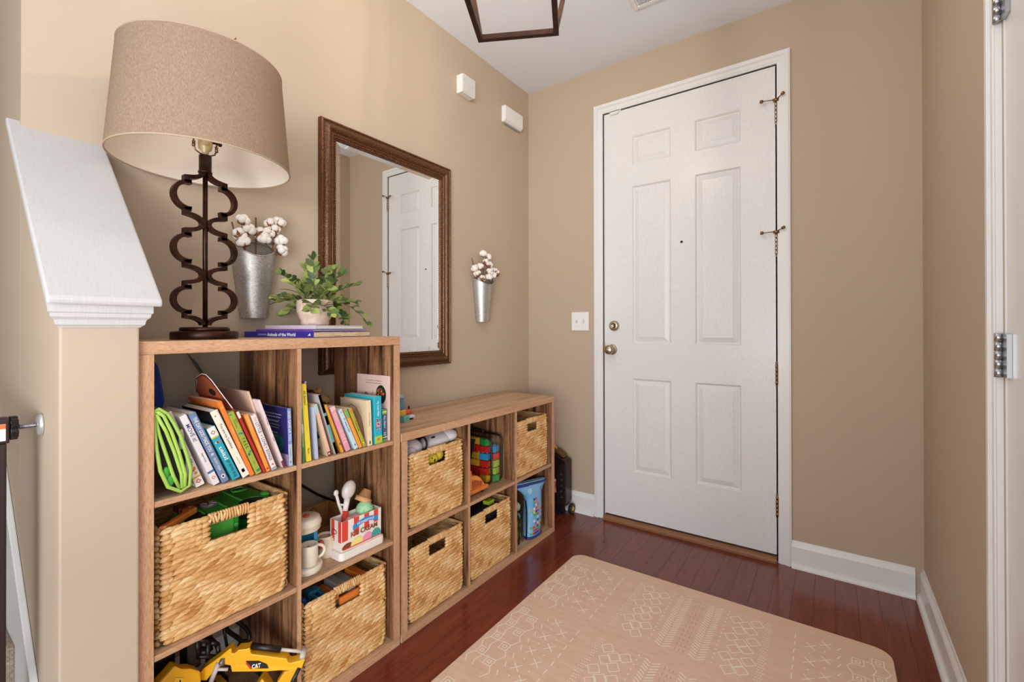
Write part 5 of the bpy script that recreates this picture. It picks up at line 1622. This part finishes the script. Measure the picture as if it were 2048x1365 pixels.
bw(MB().prism([(-1.045, LM+.012), (-.905, LM+.012), (-.905, LM+.030), (-.922, LM+.050), (-.940, LM+.072), (-.965, LM+.086), (-1.0, LM+.092), (-1.0, LM+.118), (-1.045, LM+.118)], .285, .345, 'x'), 'body', OG, dg, bevel=.006)
bw(MB().box((.280, -1.045, LM+.014), (.356, -.893, LM+.032)), 'bumper', plain('d9792f', .4), dg, bevel=.005)
for i in range(7):
    y = -1.0+.0105*i
    bw(MB().box((.3455, y, LM+.036), (.3475, y+.0045, LM+.072-.0035*max(0, i-1))), 'grille_bar', plain('8a3020', .5), dg)
for y in (-1.02, -.925):
    for x in (.292, .337):
        bw(MB().rod((x-.006, y, LM+.013), (x+.006, y, LM+.013), .012, 16), 'wheel', BLACK, dg)

# ------------------------------------------------------------------ blue bag and two clear pouches
bg = thing('blue_block_bag', 'light blue printed drawstring bag standing in the end floor cell', 'bag', (.31, -.47, SH0+.0005))
m = MB()
def bagtilt(y, z):
    return max(0, min(1, (z-.17)/.11))*(-.535-y)*.15
secs = [(.002, .342, .028, -.497, .058), (.010, .342, .032, -.497, .062), (.05, .342, .034, -.497, .062), (.12, .343, .036, -.496, .061), (.18, .346, .032, -.496, .061), (.23, .350, .026, -.503, .072), (.262, .353, .020, -.520, .108), (.285, .354, .016, -.534, .146), (.296, .354, .014, -.536, .149)]
n = 40
v = []
for z, xc, rx, yc, ry in secs:
    for i in range(n):
        a = 2*PI*i/n
        ca, sa_ = math.cos(a), math.sin(a)
        yy = yc+ry*math.copysign(abs(sa_)**.7, sa_)
        v.append((xc+rx*math.copysign(abs(ca)**.7, ca), yy, SH0+.0005+z+bagtilt(yy, z)))
f = [(j*n+i, j*n+(i+1) % n, (j+1)*n+(i+1) % n, (j+1)*n+i) for j in range(len(secs)-1) for i in range(n)]
m.add(v, f, 0, True).add(v[:n], [tuple(range(n))[::-1]])
bw(m, 'fabric', noisy('sky_blue_fabric', [(.35, '6aa9d8'), (.7, '8fc3e6')], 8, .5), bg)
NV = plain('26388a', .5)
def hoop(z, xc, rx, yc, ry):
    ps_ = []
    for i in range(n):
        a = 2*PI*i/n
        ca, sa_ = math.cos(a), math.sin(a)
        yy = yc+ry*math.copysign(abs(sa_)**.7, sa_)
        ps_.append((xc+rx*math.copysign(abs(ca)**.7, ca), yy, z+bagtilt(yy, z-SH0)))
    return ps_
bw(MB().tube(hoop(SH0+.291, .354, .0155, -.535, .148), .0085, 8, closed=True, flat=.5), 'navy_hem', NV, bg)
bw(MB().tube(hoop(SH0+.302, .354, .012, -.536, .146), .004, 6, closed=True), 'rolled_edge', plain('86b4c9', .5), bg)
bw(MB().tube(hoop(SH0+.0085, .342, .0315, -.497, .062), .006, 8, closed=True), 'navy_base', NV, bg)
def bagface(y, z):
    """front surface x of the bag at (y, z above the shelf)"""
    for a, b in zip(secs, secs[1:]):
        if a[0] <= z <= b[0]:
            u = (z-a[0])/(b[0]-a[0])
            xc, rx, yc, ry = [a[i]+(b[i]-a[i])*u for i in range(1, 5)]
            s_ = min(1, abs((y-yc)/ry))
            return xc+rx*(1-s_**(2/.7))**(.35)
    return .35
rb_ = random.Random(8)
pal = ['d9402f', 'e8842f', 'f0c63a', '2a4fa8', '3aa7c9', 'e9e4dc', '55b36a', 'c94f86']
cnt = 0
for z in [.026+.0165*i for i in range(12)]:
    for y in [-.545+.0165*i for i in range(7)]:
        dense = z < .06 or (-.53 < y < -.495) or (z < .11 and y > -.475)
        if (z > .185 and not -.53 < y < -.50) or rb_.random() > (.85 if dense else .12):
            continue
        x = max(bagface(y-.008, z), bagface(y+.008, z), bagface(y, z+.012), bagface(y, z))
        xs = [bagface(y-.0075, z-.006), bagface(y+.0075, z-.006), bagface(y+.0075, z+.006), bagface(y-.0075, z+.006)]
        ps_ = [(xs[0]+.0012, y-.0075, SH0+z-.006), (xs[1]+.0012, y+.0075, SH0+z-.006), (xs[2]+.0012, y+.0075, SH0+z+.006), (xs[3]+.0012, y-.0075, SH0+z+.006)]
        bw(prism3(MB(), ps_, (-.0005, 0, 0)), 'printed_block', plain(rb_.choice(pal), .5), bg)
bw(MB().tube([(bagface(-.565+.014*math.cos(a), .262+.014*math.sin(a))+.001, -.565+.014*math.cos(a), SH0+.262+.014*math.sin(a)) for a in [2*PI*i/16 for i in range(16)]], .0012, 5, closed=True), 'printed_ring', plain('d9e9f0', .5), bg)
bw(MB().tube([(bagface(-.565+.007*math.cos(a), .262+.007*math.sin(a))+.001, -.565+.007*math.cos(a), SH0+.262+.007*math.sin(a)) for a in [2*PI*i/16 for i in range(16)]], .0012, 5, closed=True), 'printed_ring', plain('d9e9f0', .5), bg)
bw(MB().tube([(bagface(-.452, .222+.034*i/6)+.0012, -.452+.005*math.sin(i*1.1), SH0+.222+.034*i/6) for i in range(7)], .0013, 5), 'printed_mark', plain('26306a', .5), bg)
def zpouch(label, y0, y1, h, items):
    r = thing('clear_pouch', label, 'pouch', (.30, (y0+y1)/2, SH0+.0005))
    yc = (y0+y1)/2
    hw = (y1-y0)/2
    prof = [(yc-hw*math.sin(PI*i/10)*.9-.001, SH0+.004+h*i/10) for i in range(11)]+[(yc+hw*math.sin(PI*i/10)*.9+.001, SH0+.004+h*i/10) for i in range(10, -1, -1)]
    m = MB()
    v = [(x, y, z) for x in (.20, .352) for y, z in prof]
    n_ = len(prof)
    m.add(v, [(i, (i+1) % n_, n_+(i+1) % n_, n_+i) for i in range(n_)])
    m.add([(.352, y, z) for y, z in prof], [tuple(range(n_))])
    bw(m, 'vinyl', PVC, r)
    bw(MB().tube([(.354, yc+hw*.85, SH0+.008), (.356, yc+hw*.9, SH0+h*.3), (.356, yc+hw*.9, SH0+h*.7), (.354, yc+hw*.7, SH0+h*.93), (.352, yc, SH0+h)], .0042, 8), 'zip_edge', BLACK, r)
    for (y, z, ry, rz, c) in items:
        bw(MB().ball((.315, y, SH0+z), (.02, ry, rz), 12), 'toy_piece', plain(c, .4), r)
zpouch('clear zip pouch of orange and red pieces by the divider', -.697, -.638, .165, [(-.667, .035, .013, .028, 'e8a02f'), (-.667, .085, .013, .020, 'd9402f'), (-.667, .130, .012, .020, '2f7a55')])
zpouch('clear zip pouch of lime pieces next to the blue bag', -.629, -.568, .222, [(-.600, .035, .014, .026, 'a9d23a'), (-.600, .085, .013, .022, '8fc04a'), (-.598, .130, .012, .018, '4aa7a0'), (-.600, .180, .013, .024, 'c9c4b8')])
lt = thing('lime_toy', 'lime green toy block sticking up behind the clear pouches', 'toy', (.17, -.650, SH0))
bw(MB().box((.150, -.690, SH0+.0005), (.192, -.610, SH0+.235)).box((.150, -.690, SH0+.2355), (.192, -.650, SH0+.270)), 'block', plain('a8d435', .45), lt, bevel=.004)

# ------------------------------------------------------------------ little blocks on the low bookcase
tc_ = thing('letter_block', 'small aqua toy block with a green number ten on the low bookcase', 'toy', (.236, -1.297, LH+.0005))
MB().box((-.0125, -.0145, 0), (.0125, .0145, .026)).build('cube', plain('6fb9b5', .4), tc_, bevel=.0015)
text(tc_, 'lettering', '10', plain('5f9f3a', .5), (.0128, 0, .013), YP, ZP, .017, fit_w=.018, depth=0, bold=.03)
tt = thing('toy_train', 'tiny red and yellow toy train standing behind the number block', 'toy', (.205, -1.285, LH+.0005))
bw(MB().box((.165, -1.330, LH+.008), (.220, -1.245, LH+.018)), 'chassis', plain('d9dbe0', .4), tt, bevel=.002)
bw(MB().box((.175, -1.328, LH+.0185), (.215, -1.290, LH+.046)), 'cab', plain('e8b23a', .4), tt, bevel=.004)
bw(MB().rod((.195, -1.289, LH+.031), (.195, -1.250, LH+.031), .0115, 18), 'boiler', plain('e2553c', .4), tt)
bw(MB().rod((.195, -1.257, LH+.043), (.195, -1.257, LH+.055), .004, 10), 'chimney', BLACK, tt)
bw(MB().box((.180, -1.322, LH+.0465), (.210, -1.292, LH+.096)), 'water_tower', plain('5f8fb0', .45), tt, bevel=.008)
bw(MB().lathe([(.017, 0), (.014, .006), (0, .016)], 16, M=Matrix.Translation((.195, -1.307, LH+.0965))), 'tower_roof', plain('8fb5cc', .45), tt)
for y in (-1.318, -1.290, -1.262):
    for x in (.168, .217):
        bw(MB().rod((x-.0025, y, LH+.009), (x+.0025, y, LH+.009), .0085, 14), 'wheel', plain('2a2422', .5), tt)

tt.location.y += .018
# ------------------------------------------------------------------ toy excavator
ex = thing('toy_excavator', 'yellow toy excavator with folded boom on the bottom shelf', 'toy excavator', (.22, -2.0, SH0+.0005))
YL = plain('f2b01e', .35)
DK = plain('1d1712', .4)
GY = plain('c9bdb2', .35)
boom = [(.302, -2.0135, .251), (.3169, -1.9965, .2684), (.3204, -1.9924, .2675), (.3208, -1.992, .2554), (.3255, -1.9865, .2541), (.3309, -1.9802, .262), (.3458, -1.9627, .2606), (.3489, -1.959, .2638), (.3521, -1.9553, .2450), (.3975, -1.9002, .2208), (.4092, -1.8856, .2142), (.4108, -1.8836, .2041), (.4147, -1.8787, .2), (.4303, -1.8588, .2015), (.4342, -1.8538, .2113), (.4381, -1.8487, .2016), (.4334, -1.8548, .1796), (.4178, -1.8747, .1769), (.399, -1.8983, .1846), (.3779, -1.9242, .1888), (.3208, -1.9919, .2046), (.3188, -1.9942, .2225), (.3098, -2.0046, .2283), (.295, -2.022, .2190), (.2801, -2.0383, .192), (.2596, -2.061, .1988), (.275, -2.044, .225)]
DN = Vector((.78, -.62, 0)).normalized()
d34 = -DN*.030
bw(prism3(MB(), boom, d34), 'boom', YL, ex, bevel=.002)
dec = [(.3439, -1.965, .2289), (.3646, -1.9403, .2228), (.3771, -1.9252, .2094), (.3798, -1.9218, .1977), (.3521, -1.9552, .2049)]
bw(prism3(MB(), [Vector(p)+DN*.0012 for p in dec], -DN*.001), 'decal', plain('2a1c18', .4), ex)
bw(prism3(MB(), [Vector(p)+DN*.0016 for p in ((.3439, -1.965, .2289), (.3439, -1.965, .2205), (.3505, -1.957, .2049), (.3545, -1.9523, .2049))], -DN*.001), 'decal_red', plain('c8331f', .4), ex)
XD = Vector((.62, .78, 0)).normalized()
tx = text(ex, 'lettering', 'CAT', plain('f0e8e0', .45), Vector((.3605, -1.9452, .2108))+DN*.0018-Vector((.22, -2.0, SH0+.0005)), XD, ZP, .0125, fit_w=.0225, depth=0, bold=.04)
bw(prism3(MB(), [Vector(p)+DN*.0021 for p in ((.3565, -1.9502, .2046), (.3645, -1.9402, .2040), (.3605, -1.9452, .2095))], -DN*.0002), 'decal_triangle', YL, ex)
mid = -DN*.015
bw(MB().rod(Vector((.3497, -1.9581, .2585))+mid, Vector((.3985, -1.9000, .2345))+mid, .0085, 14), 'cylinder', DK, ex)
bw(MB().rod(Vector((.3985, -1.9000, .2345))+mid, Vector((.4325, -1.8560, .2165))+mid, .0045, 12).rod(Vector((.4342, -1.8538, .2127))+mid-DN*.018, Vector((.4342, -1.8538, .2127))+mid+DN*.018, .0075, 14), 'piston', GY, ex)
stick_ = [(.4342, -1.8538, .1918), (.4303, -1.8588, .1780), (.425, -1.866, .160), (.4115, -1.8826, .135), (.397, -1.900, .095), (.383, -1.918, .100), (.3928, -1.906, .1500), (.4053, -1.8905, .1784), (.4178, -1.8747, .1790)]
bw(prism3(MB(), [Vector(p)+DN*.0 for p in stick_], -DN*.022), 'stick', plain('e8a81c', .35), ex, bevel=.0015)
bw(MB().rod(Vector((.431, -1.862, .182)), Vector((.410, -1.888, .118)), .0052, 10), 'stick_cylinder', DK, ex)
bk_ = [(.385, -1.921, .100), (.397, -1.906, .098), (.36, -1.93, .165), (.335, -1.945, .12), (.345, -1.955, .075), (.375, -1.945, .060)]
bw(prism3(MB(), bk_, -DN*.040), 'bucket', YL, ex, bevel=.001)
bw(MB().rod((.3010, -2.0165, .2360), (.290, -2.030, .190), .0065, 10).rod((.2960, -2.025, .222), (.3160, -1.999, .214), .0042, 10), 'lift_cylinder', GY, ex)
bw(MB().rod((.3050, -2.0120, .238), (.312, -2.008, .238), .009, 14), 'pivot_pin', plain('8a8078', .35, .5), ex)
# superstructure
bw(MB().prism([(-2.162, .125), (-2.152, .260), (-2.1155, .286), (-2.0990, .268), (-2.078, .256), (-2.058, .236), (-2.050, .125)], .262, .296, 'x'), 'hull', YL, ex, bevel=.005)
bw(MB().prism([(-2.128, .233), (-2.114, .256), (-2.096, .244), (-2.108, .220)], .2965, .299, 'x'), 'side_hatch', plain('f6bc3a', .35), ex, bevel=.001)
for i in range(2):
    bw(MB().box((.2992, -2.116+.009*i, .231), (.2998, -2.113+.009*i, .245)), 'vent_slot', DK, ex)
bw(MB().box((.10, -2.150, .17), (.19, -2.078, .258)), 'engine_cover', DK, ex, bevel=.008)
bw(MB().box((.12, -2.135, .2625), (.16, -2.10, .272)), 'orange_cap', plain('c9702a', .4), ex, bevel=.002)
# open cab frame
def frame_bar(a, b, r_=.0055):
    return MB().rod(a, b, r_, 8)
cabp = [(.25, -2.0762, .2937), (.25, -2.0786, .246), (.25, -2.0371, .2265), (.25, -1.9947, .223), (.25, -1.9988, .2583), (.25, -2.0202, .272), (.25, -2.0420, .290)]
bw(MB().box((.20, -2.074, .222), (.252, -2.040, .302)), 'cab_back', DK, ex, bevel=.004)
m = MB()
for x in (.25, .195):
    for a, b in (((-2.05, .300), (-2.015, .272)), ((-2.015, .272), (-1.998, .255)), ((-1.998, .255), (-1.994, .215)), ((-2.023, .272), (-2.023, .222)), ((-2.046, .250), (-1.994, .218)), ((-2.05, .300), (-2.046, .245))):
        m.rod((x, *a), (x, *b), .0062, 8)
for a in ((-2.05, .300), (-2.015, .272), (-1.998, .255)):
    m.rod((.195, *a), (.25, *a), .0048, 8)
bw(m, 'cab_frame', DK, ex)
m = MB()
for a, b in (((-2.010, .292), (-1.974, .200)), ((-2.010, .292), (-2.03, .262)), ((-1.962, .262), (-1.953, .205)), ((-2.012, .296), (-1.955, .272))):
    m.rod((.2, *a), (.2, *b), .0042, 8)
bw(m, 'guard_bar', DK, ex)
bw(MB().box((.19, -2.035, .274), (.215, -2.005, .284)).box((.19, -1.998, .292), (.215, -1.974, .304)), 'amber_lamp', plain('d98a2a', .35), ex, bevel=.002)
lp = [(-1.9436, .2563), (-1.9362, .2636), (-1.9226, .258), (-1.9004, .2302), (-1.8889, .2148), (-1.8772, .1915), (-1.8743, .1745), (-1.8831, .1688), (-1.9003, .1786), (-1.9089, .1926), (-1.9284, .2171), (-1.9408, .2343)]
bw(MB().tube([(.17, y, z) for y, z in lp], .0062, 8, closed=True), 'loop_handle', BLACK, ex)
bw(MB().rod((.17, -1.9003, .176), (.20, -1.945, .13), .006, 8), 'loop_stem', BLACK, ex)
# undercarriage
bw(MB().rod((.20, -2.04, .098), (.20, -2.04, .1245), .055, 24), 'turntable', DK, ex)
bw(MB().box((.12, -2.13, .060), (.30, -1.95, .0975)), 'chassis', plain('e0a01c', .4), ex, bevel=.004)
for x in (.125, .285):
    tr_ = bw(MB().prism(rrect(-2.155, SH0+.0005, -1.925, SH0+.066, .032, 5), x-.022, x+.022, 'x'), 'track', plain('1b1512', .6), ex, bevel=.002)
    for i in range(14):
        y = -2.135+.0148*i
        bw(MB().box((x-.023, y, SH0+.0667), (x+.023, y+.007, SH0+.0705)), 'track_pad', plain('1b1512', .6), tr_)

# ------------------------------------------------------------------ rolling tool box by the door wall
tb_ = thing('rolling_tool_box', 'black toy tool case on yellow wheels between bookcase and door wall', 'tool case', (.2, -.08, .0005))
PLB = plain('26150f', .28)
pf = [(.04, .03), (.04, .345), (.065, .375), (.255, .375), (.322, .342), (.343, .332), (.343, .075), (.320, .040), (.29, .030)]
bw(MB().prism(pf, -.118, -.036, 'y'), 'shell', PLB, tb_, bevel=.006)
bw(MB().prism([(.10, .3755), (.258, .3755), (.318, .348), (.318, .362), (.27, .392), (.10, .392)], -.105, -.050, 'y'), 'lid', plain('5f4326', .4), tb_, bevel=.004)
bw(MB().tube([(.14, -.075, .3925), (.15, -.075, .404), (.17, -.075, .408), (.245, -.075, .406), (.258, -.075, .388)], .007, 8), 'handle', plain('e0a62a', .4), tb_)
bw(MB().prism([(.287, .075), (.287, .275), (.312, .318), (.338, .322), (.338, .050)], -.1225, -.1185, 'y'), 'screw_strip', plain('2a201b', .35), tb_, bevel=.001)
for i in range(5):
    z = .112+.035*i
    s_ = bw(MB().lathe([(.0115, 0), (.0115, .004), (.0085, .0055), (0, .005)], 14, M=Matrix.Translation((.313, -.1228, z)) @ TY), 'screw', plain('3a3330', .25, .4), tb_)
    MB().box((-.006, -.0058, -.0010), (.006, -.0054, .0010)).build('screw_slot', plain('8a8480', .3, .6), s_, loc=(.313-.2, -.1228+.08, z-.0005))
bw(MB().prism([(.21, .13), (.278, .13), (.278, .215), (.21, .215)], -.1195, -.1186, 'y'), 'sticker', noisy('multicolour_sticker', [(.35, '2a1a4a'), (.45, 'b04a8a'), (.55, 'e0784a'), (.65, 'e9d9c9')], 30, .4, detail=2), tb_)
bw(MB().prism([(.21, .065), (.33, .012), (.34, .024), (.23, .078)], -.125, -.1186, 'y'), 'lower_guard', plain('151013', .35), tb_, bevel=.002)
for y in (-.100, -.058):
    if y == -.100:
        continue
    wl = bw(MB().lathe([(.014, -.010), (.029, -.010), (.031, -.006), (.031, .006), (.029, .010), (.014, .010)], 24, M=Matrix.Translation((.353, y, .0315)) @ Matrix.Rotation(PI/2, 4, 'Y')), 'wheel', plain('17120f', .6), tb_)
    MB().lathe([(0, .009), (.021, .009), (.0235, .0108), (.0235, -.009), (0, -.009)][::-1], 20, M=Matrix.Rotation(PI/2, 4, 'Y')).build('hub', plain('e8b52a', .4), wl, loc=(.353-.2, y+.08, .031))
bw(MB().box((.05, -.113, .0003), (.30, -.040, .0297)), 'foot', plain('151013', .5), tb_, bevel=.003)

bpy.context.view_layer.update()
